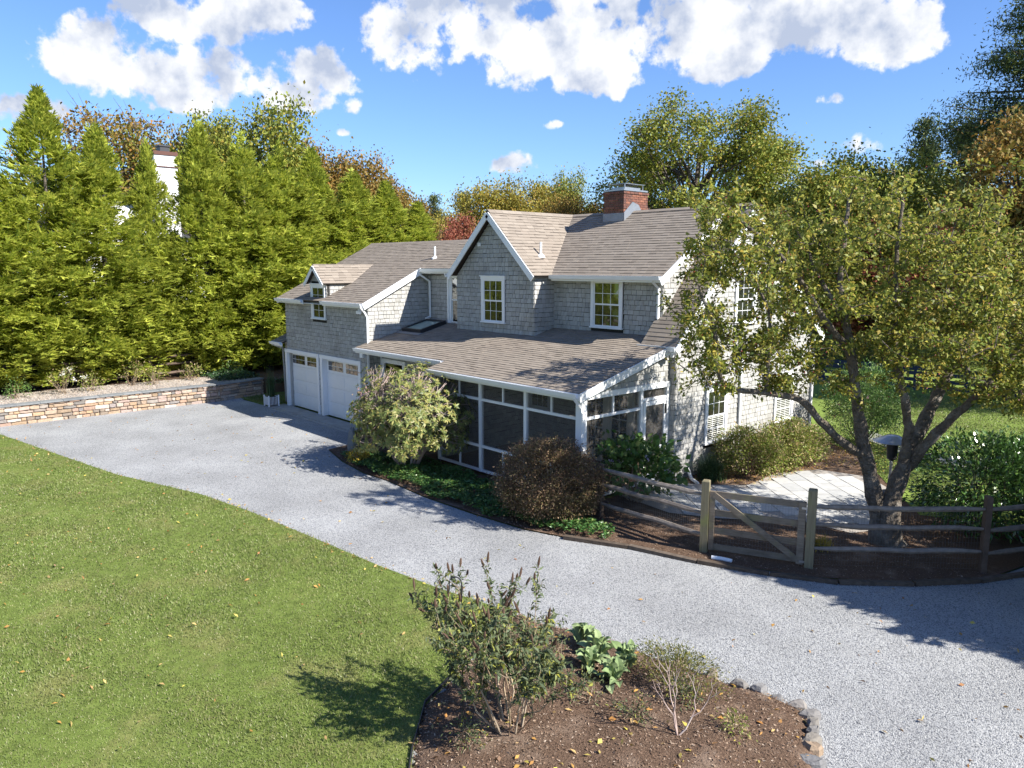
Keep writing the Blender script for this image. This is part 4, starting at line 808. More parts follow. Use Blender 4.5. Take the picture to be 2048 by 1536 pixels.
#         y,    height above terrace, radius scale
HEDGE = [(-7.2,11.2,1),(-5.2,10.6,1),(-3.1,11.5,1),(-1.2,10.8,1),(.8,11.2,1),(2.9,10.6,1),(5.1,10.2,1.0),(7.35,12.1,1.0),(9.4,10.9,1),(11.45,10.6,.55),(13.9,11.5,.85),(15.7,11.3,1),(17.6,11.0,1),(19.7,10.9,1),(21.9,10.2,1),(24.2,9.6,1),(26.3,8.6,1)]
vis = 0
for i, (y, h, r_) in enumerate(HEDGE):
    seen = y > 4; lab = ORD[5 - i] .capitalize() if False else ORD[max(0, 5 - i)] + ' cypress of the hedge row beyond the left edge of the photo'
    if seen:
        lab = ['tall yellow-green cypress cut by the left edge of the photo', 'tallest narrow-topped cypress, rising against a cloud left of the white chimney', 'cypress just left of the white neighbouring chimney', 'cypress standing right of the white neighbouring chimney', 'tall cypress above the middle of the stone wall', 'cypress in front of the tall autumn oak', 'cypress behind the right end of the stone wall', 'cypress above the garage\'s left corner', 'cypress behind the small garage dormer', 'second to last cypress at the right end of the hedge', 'last and lowest cypress, at the right end of the hedge'][min(vis, 10)]; vis += 1
    t = empty('cypress_tree', lab, 'cypress', (-37.2 + rnd.uniform(-.3, .3), y + rnd.uniform(-.15, .15), .66), 'cypresses of the tall hedge'); cm, tm = CY[(i * 3 + i // 4) % 4]
    sub(t, 'crown', cm, L_ley); sub(t, 'trunk', tm, M_bark2); t.rotation_euler.z = rnd.uniform(0, 6.28); t.scale = (r_ * rnd.uniform(.95, 1.1), r_ * rnd.uniform(.95, 1.1), h / 12)
# deciduous and other background trees
def decid(seed, H=12, rx=4.3, rz=4.6, cz=7.3, K=46, N=30000, lf=(.13, .25), sp=.62, bare=0):
    rg = np.random.default_rng(seed); p, d, c = clumps((0, 0, cz), (rx, rx, rz), K, N, (sp, sp, sp * .8), .45, -.85, rg); p[:, 0] *= 1 + .15 * np.sin(seed); p[:, 2] = np.maximum(p[:, 2], 1.2)
    l_ = rg.uniform(lf[0], lf[1], N); V = leafquads(p, rg.normal(size=(N, 3)), l_, l_ * .7)
    mb = MB(); r0 = .22; mb.tube([(0, 0, -.3), (.1, 0, 2.2), (-.05, .1, cz - .8), (.1, 0, cz + rz * .5)], [r0, r0 * .8, r0 * .5, .04], 8); st = random.Random(seed)
    for q in c:
        zb = st.uniform(2.2, max(2.4, q[2] - .8)); a = Vector((0, 0, min(zb, cz))); b = Vector(q); m_ = a.lerp(b, .5) + Vector((0, 0, st.uniform(-.1, .5))); mb.tube([a, m_, b], [.09, .055, .02], 5, cap=False)
        if bare:
            for _ in range(bare): e = b + Vector([st.gauss(0, .8), st.gauss(0, .8), abs(st.gauss(0, .9))]); mb.tube([b, (b + e) / 2 + Vector((.1, 0, .1)), e], [.022, .014, .006], 3, cap=False)
    return quads('crown', V), mb.mesh('trunk')
DV = [decid(1), decid(2, K=38, sp=.7), decid(3, K=55, sp=.5, rx=3.8), decid(4, N=5500, K=40, sp=.5, bare=5), decid(5, rz=5.4, cz=6.6, rx=3.6, N=30000)]
BIG = decid(11, K=95, N=52000, sp=.42, rx=4.6, rz=4.3, cz=7.4, lf=(.09, .17))
def conifer(seed, H=12, n=9000, R0=2.6, sp=.30, pw=.7, lf=(.16, .32)):
    rg = np.random.default_rng(seed); K = 120; t = rg.uniform(.12, 1, K); ph = rg.uniform(0, 6.28, K); rr = R0 * (1 - t) ** pw * rg.uniform(.6, 1.1, K) + .1; k = rg.integers(0, K, n); f = rg.uniform(.35, 1.05, n)
    p = np.column_stack([np.cos(ph[k]) * rr[k] * f, np.sin(ph[k]) * rr[k] * f, t[k] * H + .5 * f * (1 - t[k])]) + rg.normal(size=(n, 3)) * np.array([sp, sp, sp * .5]); l_ = rg.uniform(lf[0], lf[1], n)
    mb = MB(); mb.tube([(0, 0, -.3), (0, 0, H * .6), (0, 0, H * .98)], [.2, .12, .02], 8)
    for i in range(K): mb.tube([(0, 0, t[i] * H), (math.cos(ph[i]) * rr[i], math.sin(ph[i]) * rr[i], t[i] * H + .4)], [.045, .012], 4, cap=False)
    return quads('crown', leafquads(p, rg.normal(size=(n, 3)) + np.array([0, 0, .5]), l_, l_ * .3)), mb.mesh('trunk')
CN = [conifer(1), conifer(2, R0=2.1)]
PINE = conifer(9, n=60000, R0=5.2, sp=.34, pw=.6, lf=(.09, .18))
def place(src, name, label, cat, x, y, top, width, m, z0=0, H=12.2, base_w=8.8, group='trees behind the house and hedge', tm=M_bark2):
    t = empty(name, label, cat, (x, y, z0), group); a = sub(t, 'crown', src[0], None); b = sub(t, 'trunk', src[1], None)
    for o_, mm in ((a, m), (b, tm)):
        if not o_.data.materials: o_.data.materials.append(mm)
        o_.material_slots[0].link = 'OBJECT'; o_.material_slots[0].material = mm
    s_ = (top - z0) / H; t.scale = (width / base_w, width / base_w, s_); t.rotation_euler.z = rnd.uniform(0, 6.28)
BT = [
 (3,'autumn_tree','thinning autumn tree with bare twigs left of the white chimney',-64.7,15.8,17.2,9,L_rust),(3,'autumn_tree','nearly bare tree with a few tan leaves just above the white chimney',-66.2,19.3,17.4,9,L_rust),
 (0,'autumn_tree','green and orange tree right of the white chimney, behind the hedge',-65.2,22.2,16.4,9,L_oak),(2,'autumn_tree','olive tree behind the hedge left of the tall oak',-60.7,23.9,17.0,7.5,L_oak),
 (4,'oak_tree','tallest olive-green oak rising above the middle of the hedge',-55.7,25.9,18.0,8.0,L_oak),(1,'autumn_tree','russet tree behind the hedge right of the tall oak',-57.0,30.4,14.7,7.5,L_rust),
 (0,'autumn_tree','second russet tree sloping down towards the house',-56.9,34.2,14.2,7,L_rust),(2,'autumn_tree','rust-topped tree at the right end of the hedge',-58.4,38.6,12.9,6.5,L_rust),
 (3,'bare_tree','slim nearly bare tree at the hedge end beside the red tree',-39.5,28.2,8.6,3,L_rust),
 (1,'autumn_tree','low orange tree behind the garage roof ridge',-48.9,36.0,9.8,5.5,L_gold),(2,'maple_tree','pinkish red tree behind the garage roof',-41.8,32.6,9.1,4.2,L_red),
 (1,'autumn_tree','broad yellow tree behind the front gable peak',-53.1,45.7,13.4,8,L_gold),(2,'autumn_tree','pale yellow-green tree left of the brick chimney',-52.1,51.0,13.4,7.5,L_gold),(0,'leafy_tree','tall dark green tree between the yellow trees',-53.6,55.4,15.2,5.5,L_oak),
 (1,'autumn_tree','low orange tree just left of the brick chimney',-43.2,45.8,11.4,6,L_rust),(3,'bare_tree','thin grey-twigged tree beside the brick chimney',-37.4,47.6,12.6,4,L_oak),
 (0,'leafy_tree','green tree right of the ridge, behind the near apple tree',-28.5,51.5,12.0,8.5,L_oak),(2,'leafy_tree','olive tree behind the gable end',-22.0,45.1,11.6,7.5,L_oak),(1,'leafy_tree','dark green tree below the distant pines',-22.3,50.8,13.0,8,L_oak),
 (4,'maple_tree','reddish maple glimpsed through the near tree',-19.2,47.5,8.6,9,L_red),(0,'maple_tree','pink-red maple behind the far fence',-14.5,47,8.0,7,L_red),
 (1,'leafy_tree','bushy tree filling the gap behind the gable roof',-27.7,60.0,12.6,10,L_oak),(4,'leafy_tree','green tree behind the far fence',-22.2,66.1,13.8,10,L_oak),(0,'leafy_tree','tree at the right edge behind the rear lawn',-13.4,58.5,13.2,10,L_oak),(2,'autumn_tree','orange-brown tree in front of the big pine',-9.8,37.5,11.9,6.5,L_rust),(1,'autumn_tree','second orange-brown tree cut by the right edge',-6.2,38.5,11.5,6.5,L_rust)]
for v, nm, lab, x, y, top, w_, m in BT: place(DV[v], nm, lab, 'tree', x, y, top + (.9 if x < -54 else .3), w_ * (1.25 if x < -54 else 1.12), m)
place(BIG, 'oak_tree', 'large spreading olive-gold oak behind the brick chimney', 'tree', -34.4, 49.5, 18.9, 15.6, L_oak, base_w=9.6)
for src, lab, x, y, top, w_ in ((CN[0],'left of two dark spruces behind the garage ridge',-61.4,45.2,12.6,4.6),(CN[1],'right of two dark spruces behind the garage ridge',-59.5,47.3,12.9,5),(CN[1],'small dark evergreen beside the pinkish red tree',-40.5,33.8,8.0,3),(CN[0],'small conifer below left of the big pine',-23.2,61.9,16.6,6.5),(CN[1],'second small conifer below the big pine',-21.2,64.5,16.2,7)): place(src, 'spruce_tree', lab, 'tree', x, y, top, w_, L_pine, base_w=5.2)
place(PINE, 'pine_tree', 'huge dark pine with tiered boughs at the upper right edge', 'tree', -13.3, 51.6, 20.8, 17, L_pine, base_w=9.5)
# far woods closing the horizon
n = 26000; ph = rng.uniform(R(-100), R(20), n); rr = rng.uniform(85, 125, n); hh = (6 + 3 * np.sin(ph * 9) + 2 * np.sin(ph * 23)) * rng.random(n) ** .5
p = np.column_stack([np.sin(ph) * rr, np.cos(ph) * rr, hh]); l_ = rng.uniform(.9, 1.8, n)
tag(link('far_woods', quads('far_woods', leafquads(p, rng.normal(size=(n, 3)), l_, l_ * .8)), L_rust), 'far woods in autumn colour along the horizon', 'woods', kind='stuff')
# trees behind the camera, seen mirrored in the panes
for x, y, h, w0 in ((-30, -24, 13, 'left'), (-20, -28, 14, 'middle'), (-9, -30, 13, 'right')): place(DV[0], 'leafy_tree', w0 + ' of three green trees behind the viewpoint, mirrored in the panes', 'tree', x, y, h, 10, L_oak, group='trees behind the viewpoint')

# white neighbouring house behind the hedge
nh = empty('white_house', 'white painted neighbouring house glimpsed through the hedge', 'house', (-48, 13, .6))
def nb(mb, name, m): o = mb.build(name, m); attach(o, nh); return o
mb = MB(); mb.box(-55, -46, 8, 17.2, .6, 7.0); mb.prism([(-46.0, 8, 7.0), (-46.0, 17.2, 7.0), (-46.0, 12.6, 9.6)], (-9, 0, 0)); nb(mb, 'wall', M_white)
for s_ in (-1, 1):
    mb = MB(); mb.prism([(-45.6, 12.6, 9.75), (-45.6, 12.6 + s_ * 5.0, 6.9), (-45.6, 12.6 + s_ * 5.0, 6.75), (-45.6, 12.6, 9.6)], (-9.8, 0, 0)); nb(mb, 'roof', M_roofdeck)
mb = MB(); mb.box(-46.1, -45.0, 14.35, 15.55, 6, 11.75); cw = nb(mb, 'chimney', M_white)
mb = MB(); mb.box(-46.15, -44.95, 14.3, 15.6, 11.75, 11.95); mb.box(-46.15, -44.95, 14.3, 15.6, 11.1, 11.16); nb(mb, 'chimney_band', M_brick)
mb = MB(); mb.box(-45.9, -45.3, 14.8, 15.3, 11.95, 12.25); mb.box(-45.95, -45.25, 14.75, 15.35, 12.25, 12.33); nb(mb, 'chimney_cap', M_metal)
for y in (9.4, 11.8): mb = MB(); mb.box(-45.98, -45.95, y, y + 1.0, 5.0, 6.6); nb(mb, 'window', M_glass)

# ------------------------------------------------------------------ fences
def rail(a, b, r_=.055, m=M_rail, name='rail', par=None, segs=7):
    a, b = Vector(a), Vector(b); pts = [a.lerp(b, i / segs) + Vector((rnd.uniform(-.012, .012), rnd.uniform(-.012, .012), rnd.uniform(-.014, .014) - .012 * math.sin(math.pi * i / segs))) for i in range(segs + 1)]
    mb = MB(); mb.tube(pts, [r_ * (.55 if i in (0, segs) else rnd.uniform(.9, 1.12)) for i in range(segs + 1)], 6); o = mb.build(name, m); attach(o, par); return o
def post(x, y, h, w_=.13, d_=.13, m=M_post, par=None, z=0, rot=0.0, name='post', chamfer=False):
    mb = MB(); c, s_ = math.cos(rot), math.sin(rot); q = [(x + a * c - b * s_, y + a * s_ + b * c) for a, b in ((-w_/2, -d_/2), (w_/2, -d_/2), (w_/2, d_/2), (-w_/2, d_/2))]
    mb.prism([(a, b, z - .1) for a, b in q], (0, 0, h + .1)); q2 = [(x + (a - x) * .75, y + (b - y) * .75) for a, b in q]; n = len(mb.v)
    mb.add([(a, b, z + h) for a, b in q] + [(a, b, z + h + .02) for a, b in q2], [(i, (i + 1) % 4, 4 + (i + 1) % 4, 4 + i) for i in range(4)] + [(4, 5, 6, 7)])
    o = mb.build(name, m); attach(o, par); return o
def wire(par, a, b, z0, z1, st=.052):
    a, b = Vector(a), Vector(b); L_ = (b - a).length; mb = MB(); t = .0022; n_ = int(L_ / st); up = (0, 0, 1)
    for i in range(n_ + 1): p = a.lerp(b, i / n_); mb.beam(p + Vector((0, 0, z0)), p + Vector((0, 0, z1)), t, t, (1, 0.2, 0))
    for k in range(int((z1 - z0) / (st * 2)) + 1): mb.beam(a + Vector((0, 0, z0 + k * st * 2)), b + Vector((0, 0, z0 + k * st * 2)), t, t)
    o = mb.build('wire_mesh', M_zinc); attach(o, par); return o
G1, G2, G3 = (-8.45, 12.84), (-6.62, 13.63), (-4.31, 15.83); rot = math.atan2(G2[1] - G1[1], G2[0] - G1[0])
ft = empty('rail_fence', 'weathered split-rail fence section left of the gate, behind the brown round shrub', 'fence', (*G1, 0), 'split-rail fence sections')
LP = (-11.35, 12.95)
post(*LP, 1.25, par=ft, m=M_darkrail)
for z0, z1 in ((1.20, 1.16), (.83, .79), (.38, .34)): rail((LP[0], LP[1], z1), (G1[0], G1[1] + .02, z0), par=ft, m=M_rail)
wire(ft, (LP[0], LP[1] + .07, 0), (G1[0], G1[1] + .07, 0), .1, 1.18)
gt = empty('garden_gate', 'wooden garden gate with diagonal brace between two square posts', 'gate', (*G1, 0))
u = Vector((math.cos(rot), math.sin(rot), 0)); nrm_ = Vector((u.y, -u.x, 0)); g0 = Vector((*G1, 0)) + u * .09; g1 = Vector((*G2, 0)) - u * .10; GL = (g1 - g0).length
post(*G1, 1.50, .15, .15, par=gt, rot=rot); post(*G2, 1.56, .16, .16, par=gt, rot=rot)
def gbeam(p, q, w_, t, off_, name='gate_rail'):
    mb = MB(); P0 = g0 + u * p[0] + nrm_ * off_ + Vector((0, 0, p[1])); P1 = g0 + u * q[0] + nrm_ * off_ + Vector((0, 0, q[1])); mb.beam(P0, P1, t, w_, (0, 0, 1) if abs(q[1] - p[1]) < 1 or q[0] != p[0] else tuple(u)); o = mb.build(name, M_fence); attach(o, gt)
for z_ in (1.25, .87, .50, .16): gbeam((.0, z_), (GL, z_), .125, .035, 0)
gbeam((.05, .10), (.05, 1.31), .10, .035, .037, 'gate_stile'); gbeam((GL - .07, .08), (GL - .07, 1.31), .13, .04, .038, 'gate_stile'); gbeam((.08, 1.25), (GL - .12, .16), .11, .036, .040, 'gate_brace')
for z_ in (1.20, .14):
    mb = MB(); c = g0 + u * (GL - .02) + nrm_ * .065; mb.beam(c + Vector((0, 0, z_)) - u * .06, c + Vector((0, 0, z_)) + u * .06, .012, .04); o = mb.build('hinge', M_steel); attach(o, gt)
wire(gt, g0 - nrm_ * .03, g1 - nrm_ * .03, .08, 1.2)
f2 = empty('rail_fence', 'weathered split-rail fence section right of the gate, under the apple tree', 'fence', (*G2, 0), 'split-rail fence sections')
post(*G3, 1.50, .10, .15, par=f2, m=M_darkrail, rot=rot + .3)
for z_ in (1.24, .87, .42): rail((*G2, z_), (*G3, z_ + .02), r_=.05, par=f2)
wire(f2, (G2[0] - .05, G2[1] + .08, 0), (G3[0] - .05, G3[1] + .08, 0), .05, 1.2)
f3 = empty('rail_fence', 'split-rail fence section running off the right edge in front of the laurel', 'fence', (*G3, 0), 'split-rail fence sections')
for z_ in (1.24, .84, .38): rail((*G3, z_), (-2.6, 19.3, z_ + .03), r_=.05, par=f3)
post(-2.6, 19.3, 1.45, .1, .15, par=f3)
mb = MB(); mb.tube([(-8.12, 12.62, .05), (-7.95, 12.7, .05), (-7.75, 12.76, .045)], .045, 8); tag(mb.build('drain_pipe', M_white), 'short white plastic drain pipe lying at the foot of the gate', 'pipe')
mb = MB(); mb.tube([(-11.8, 17.0, .35), (-11.65, 17.0, .08), (-11.35, 16.85, .05)], .05, 8); tag(mb.build('drain_pipe', M_white), 'white downspout elbow lying by the gable corner', 'pipe')
# timber edging
tm = empty('timber_edging', 'half-buried weathered timbers edging the driveway beside the fence', 'edging', (-8, 12, 0))
pts = [(-10.9, 11.3), (-9.6, 11.9), (-8.2, 12.28), (-6.95, 12.78), (-5.9, 13.35), (-4.95, 14.3), (-4.2, 15.35), (-3.6, 16.6)]
for a, b in zip(pts, pts[1:]):
    A, Bq = Vector((*a, rnd.uniform(0, .02))), Vector((*b, rnd.uniform(-.01, .02))); mb = MB(); mb.beam(A, A.lerp(Bq, .985), .12, .13); o = mb.build('timber', M_timber); attach(o, tm)
# hedge fence on the terrace
hf = empty('terrace_fence', 'dark brown rail fence at the foot of the cypress hedge', 'fence', (-36.2, 5, .7))
ys = [-3.4 + 2.75 * i for i in range(9)]
for i, y in enumerate(ys):
    post(-36.1, y + .4, 1.15, .14, .14, m=M_darkrail, par=hf, z=.68)
    if i: [rail((-36.1, ys[i-1] + .4, .68 + z_), (-36.1, y + .4, .68 + z_ + .02), m=M_darkrail, par=hf, r_=.06) for z_ in (.28, .68, 1.02)]
bf = empty('far_fence', 'dark blue-grey board fence beyond the rear lawn', 'fence', (-12, 37.5, 0))
Mnavy = mat('navy_board', [(.035,.05,.095),(.045,.06,.11)], .7, .3)
for i in range(9): x = -20 + i * 2.1; post(x, 37 + i * .18, 1.15, .1, .1, m=Mnavy, par=bf)
for z_ in (.25, .55, .85, 1.08): mb = MB(); mb.beam((-20, 36.93, z_), (-3.2, 38.4, z_), .03, .17); o = mb.build('board', Mnavy); attach(o, bf)
# edging stones round the front bed and its lawn edge
es = empty('bed_edging', 'row of rough grey and brown stones edging the front bed against the gravel', 'edging', (-4, 8.5, 0))
EP = [(-6.1,8.75),(-5.6,8.84),(-5.2,8.9),(-4.95,8.98),(-4.7,9.0),(-4.42,9.03),(-4.2,8.93),(-4.08,8.78),(-3.99,8.6),(-3.92,8.43),(-3.85,8.28),(-3.74,8.05),(-3.62,7.75),(-3.5,7.4)]
for i, (x, y) in enumerate(EP):
    s_ = rnd.uniform(.09, .15) if i < 9 else rnd.uniform(.11, .18); a0 = rnd.uniform(0, 6); n_ = 7; rad = [s_ * rnd.uniform(.7, 1.15) for _ in range(n_)]
    bo = [(math.cos(a0 + k * 6.283 / n_) * rad[k], math.sin(a0 + k * 6.283 / n_) * rad[k] * .75) for k in range(n_)]; h_ = rnd.uniform(.06, .13)
    mb = MB(); mb.add([(a, b, -.03) for a, b in bo] + [(a * .98, b * .98, h_ * .7) for a, b in bo] + [(a * .7 + .01, b * .7, h_ + rnd.uniform(-.015, .015)) for a, b in bo], [(k + n_ * j, (k + 1) % n_ + n_ * j, (k + 1) % n_ + n_ * (j + 1), k + n_ * (j + 1)) for j in (0, 1) for k in range(n_)] + [tuple(range(2 * n_, 3 * n_))])
    o = mb.build('edging_stone', M_rock, es); o.location = (x - es.location.x, y - es.location.y, 0); o.rotation_euler.z = rnd.uniform(-.5, .5) + .9
mb = MB(); L_ = [(-8.92, 8.1), (-8.56, 7.2), (-8.06, 6.15), (-7.75, 5.43), (-7.44, 5.13), (-7.06, 4.75), (-6.4, 4.2)]
for a, b in zip(L_, L_[1:]): mb.beam((*a, .03), (*b, .03), .012, .09)
tag(mb.build('lawn_edging', M_metal), 'thin dark edging strip between the lawn and the planting bed', 'edging')

# ------------------------------------------------------------------ the near apple tree
APPLE = {
 'lt': ([(-6.27,16.11,-.11),(-6.41,16.02,.81),(-6.58,15.87,1.66),(-6.71,15.74,2.4),(-6.79,15.65,3.03),(-6.96,15.54,4.06),(-7.05,15.43,4.67),(-7.17,15.34,5.47),(-7.2,15.51,6.37),(-7.33,15.88,7.1)], .20, .03),
 'rt': ([(-6.12,16.13,-.07),(-6.15,16.15,.84),(-6.14,16.45,1.43),(-6.09,16.97,2.11),(-6.02,17.48,2.7),(-5.95,18.0,3.3),(-5.82,18.62,4.03),(-5.74,19.24,5.0),(-5.71,19.67,6.1),(-5.8,19.83,7.1)], .23, .03),
 'mid': ([(-6.13,16.48,1.48),(-6.04,16.44,2.2),(-6.03,16.28,2.75),(-6.09,15.93,3.5),(-6.17,15.73,4.31),(-6.23,15.69,5.09),(-6.25,15.74,6.06),(-6.31,15.92,7.12)], .12, .03),
 'r2': ([(-6.1,16.7,1.55),(-5.66,16.57,2.24),(-5.3,16.63,2.75),(-4.98,16.79,3.18),(-4.6,17.06,3.84),(-4.27,17.47,4.72),(-4.15,17.88,5.86)], .13, .03),
 'low': ([(-6.65,15.78,1.85),(-6.89,15.21,2.24),(-7.12,14.75,2.68),(-7.34,14.31,3.12),(-7.66,13.53,3.31),(-8.04,12.71,3.5),(-8.13,12.49,4.28),(-8.2,12.39,4.84),(-8.41,12.15,5.49)], .10, .025),
 'ml': ([(-6.96,15.54,4.06),(-7.14,14.74,4.7),(-7.36,14.07,5.48),(-7.66,13.43,6.14),(-8.03,12.97,6.6),(-8.27,12.64,6.96)], .08, .02),
 'mb': ([(-7.05,15.43,4.67),(-7.82,15.82,5.46),(-8.51,16.18,6.42),(-9.03,16.39,7.0)], .07, .02),
 'rb': ([(-5.82,18.62,4.03),(-6.37,19.14,4.99),(-6.8,19.52,6.12),(-7.09,19.77,7.1)], .08, .02),
 'v1': ([(-7.66,13.53,3.31),(-7.59,13.51,4.15),(-7.66,13.46,4.92),(-7.86,13.11,5.68)], .05, .02)}
ap = empty('apple_tree', 'crabapple with two splitting trunks and a wide leafy crown in front of the gable end', 'tree', (-6.2, 16.1, 0))
skel = []
def aput(mesh, name, m): o = link(name, mesh, m, ap); o.location = (6.2, -16.1, 0); return o
tr = MB()
for k, (pts_, r0, r1) in APPLE.items():
    P3 = [Vector(p) for p in pts_]; fine = []
    for i in range(len(P3) - 1):
        a, b, c, d = P3[max(i-1, 0)], P3[i], P3[i+1], P3[min(i+2, len(P3)-1)]
        for j in range(4):
            t = j / 4; fine.append(.5 * ((2*b) + (c-a)*t + (2*a-5*b+4*c-d)*t*t + (-a+3*b-3*c+d)*t**3))
    fine.append(P3[-1]); n = len(fine)
    rad = [(r0 + (r1 - r0) * (i / (n - 1)) ** .8) * (1 + .09 * math.sin(i * 1.7 + r0 * 90)) for i in range(n)]
    if k in ('lt', 'rt'): rad[0] *= 1.55; rad[1] *= 1.3; rad[2] *= 1.15
    fine = [p + Vector((rnd.uniform(-.02, .02), rnd.uniform(-.02, .02), 0)) for p in fine]
    tr.tube(fine, rad, 12 if r0 > .1 else 8); skel += fine[3:]
aput(tr.mesh('trunk'), 'trunk', M_bark)
skel = np.array([tuple(p) for p in skel])
# twig targets through an uneven crown volume
ell = [((-7.2,15.2,5.6),(2.0,2.3,1.9),300),((-8.2,13.3,5.0),(1.4,1.5,1.7),230),((-8.35,13.0,3.9),(.9,1.2,.8),70),((-7.6,14.3,3.9),(1.0,1.2,.8),70),((-6.0,17.2,5.4),(2.0,2.2,2.0),280),((-4.9,17.6,4.6),(1.5,1.8,1.8),230),((-6.2,19.3,5.5),(1.6,1.6,1.8),150),((-8.6,16.2,5.7),(1.3,1.5,1.4),110),((-6.6,15.4,3.8),(1.2,1.2,.8),60),((-3.4,17.6,4.2),(1.5,1.8,1.9),170),((-4.6,17.0,3.6),(1.2,1.2,.7),60),((-6.3,16.6,7.0),(2.2,2.0,1.0),90),((-8.15,12.75,6.8),(.7,.7,.6),45),((-9.5,15.5,6.3),(1.1,1.2,.95),120),((-5.2,15.6,5.2),(1.3,1.2,1.6),120),((-8.9,13.6,6.2),(.8,1.0,.9),50)]
T_ = []
for c, r_, k in ell:
    k = int(k * .8)
    u_ = unit(rng.normal(size=(k, 3))) * rng.uniform(.25, 1.05, (k, 1)) ** .6; T_.append(np.array(c) + u_ * np.array(r_))
T_ = np.concatenate(T_); T_ = T_[T_[:, 2] > 2.9]
tw = MB(); nodes = skel.copy(); LP_, LD_ = [], []
order = np.argsort([np.min(np.linalg.norm(skel - t, axis=1)) for t in T_])
for t in T_[order]:
    dd = np.linalg.norm(nodes - t, axis=1) + np.maximum(0, nodes[:, 2] - t[2]) * .8; j = int(np.argmin(dd)); a = nodes[j]; Ln = np.linalg.norm(t - a)
    m_ = (a + t) / 2 + rng.normal(size=3) * .09 * Ln + np.array([0, 0, .06 * Ln]); r_ = min(.028, .008 + .009 * Ln)
    tw.tube([a, m_, t], [r_, r_ * .7, r_ * .4], 4, cap=False); nodes = np.vstack([nodes, m_, t])
    nl = int(rng.uniform(16, 44)); f = rng.uniform(.15, 1.15, nl)[:, None]; base = np.where(f < .5, a + (m_ - a) * f * 2, m_ + (t - m_) * (f - .5) * 2) + rng.normal(size=(nl, 3)) * .065
    LP_.append(base); LD_.append(unit(rng.normal(size=(nl, 3)) + unit((t - a)[None]) * .6 + np.array([0, 0, -.35])))
aput(tw.mesh('twigs'), 'twigs', M_bark2)
P = np.concatenate(LP_); D = np.concatenate(LD_); l_ = rng.uniform(.065, .125, len(P))
aput(quads('crown', leafquads(P, D, l_, l_ * .52, unit(rng.normal(size=(len(P), 3)) + np.array([0, 0, .9])), bend=.2)), 'crown', L_crab)
bi = rng.choice(len(P), 1500); br = MB()
for p in P[bi]:
    q = p + np.array([0, 0, -.04]); s_ = .017; br.add([(q[0]+s_,q[1],q[2]),(q[0],q[1]+s_,q[2]),(q[0]-s_,q[1],q[2]),(q[0],q[1]-s_,q[2]),(q[0],q[1],q[2]+s_),(q[0],q[1],q[2]-s_)], [(0,1,4),(1,2,4),(2,3,4),(3,0,4),(1,0,5),(2,1,5),(3,2,5),(0,3,5)])
tag(aput(br.mesh('berries'), 'berries', L_berry), kind='stuff')
print('apple leaves', len(P))
# trees standing just right of the frame, whose shade falls across the gravel
for n0, (x, y, h, k) in enumerate(((-.7, 15.95, 7.5, .78), (2.2, 16.6, 8.4, .88), (5.0, 16.9, 8.6, .9), (2.6, 19.6, 7.2, .9), (8.0, 17.6, 8.8, .9))):
    t = empty('cypress_tree', ('nearest', 'second', 'third', 'fourth', 'farthest')[n0] + ' evergreen beyond the right edge, whose shade crosses the gravel', 'cypress', (x, y, 0), 'evergreens beyond the right edge')
    sub(t, 'crown', CY[n0 % 4][0], L_ley); sub(t, 'trunk', CY[n0 % 4][1], M_bark2); t.rotation_euler.z = n0; t.scale = (k, k, h / 12)
# multi-stemmed shrub tree behind the laurel, right edge
t, p, c = shrub('lilac_tree', 'multi-stemmed small tree behind the glossy laurel at the right edge', 'tree', (-4.9, 24.5, 0), (2.2, 2.2, 2.0), 3.6, 60, 7000, (.35, .35, .3), (.08, .14), .5, L_crab, M_bark, 40, stem_r=.05)

# ------------------------------------------------------------------ shrubs round the house
# rhododendron: whorls of long leaves on bare pinkish twigs
rh = empty('rhododendron', 'big rounded rhododendron with bare pinkish twigs in front of the porch', 'shrub', (-17.9, 12.15, 0))
u_ = unit(rng.normal(size=(4200, 3))); u_ = u_[u_[:, 2] > -.55][:2500]; rr = rng.uniform(.62, 1.0, (len(u_), 1)) * (1 + .10 * np.sin(u_[:, :1] * 7 + u_[:, 1:2] * 5) + .07 * np.sin(u_[:, 2:] * 11))
tips = u_ * rr * np.array([1.9, 1.6, 1.5]) + np.array([0, 0, 1.55]); tips[:, 2] = np.maximum(tips[:, 2], .12)
thin = (u_[:, 2] > .35) & (rng.random(len(u_)) < .55); VV = []
keep = tips[~thin]; uo = unit(u_[~thin] + np.array([0, 0, .35]))
for k in range(8):
    a = 2 * math.pi * k / 8 + rng.uniform(-.3, .3, len(keep)); s1 = unit(np.cross(uo, np.array([.2, .1, 1.]))); s2 = np.cross(uo, s1)
    d = unit(s1 * np.cos(a)[:, None] + s2 * np.sin(a)[:, None] + uo * rng.uniform(.1, .9, (len(keep), 1))); l_ = rng.uniform(.09, .16, len(keep)); VV.append(leafquads(keep, d, l_, l_ * .34, unit(uo + rng.normal(size=uo.shape) * .3), bend=.25))
sub(rh, 'foliage', quads('foliage', np.concatenate(VV)), L_rhodo)
mb = MB(); trunk_pts = []
for i in range(16):
    a = rnd.uniform(0, 6.28); b = Vector((.25 * math.cos(a), .2 * math.sin(a), 0)); e = Vector((1.0 * math.cos(a), .85 * math.sin(a), rnd.uniform(.9, 2.0))); m_ = b.lerp(e, .5) + Vector((rnd.uniform(-.1, .1), rnd.uniform(-.1, .1), -.1)); mb.tube([b, m_, e], [.035, .028, .018], 5, cap=False); trunk_pts += [m_, e]
tp = np.array([tuple(q) for q in trunk_pts] + [(0, 0, 1.6)])
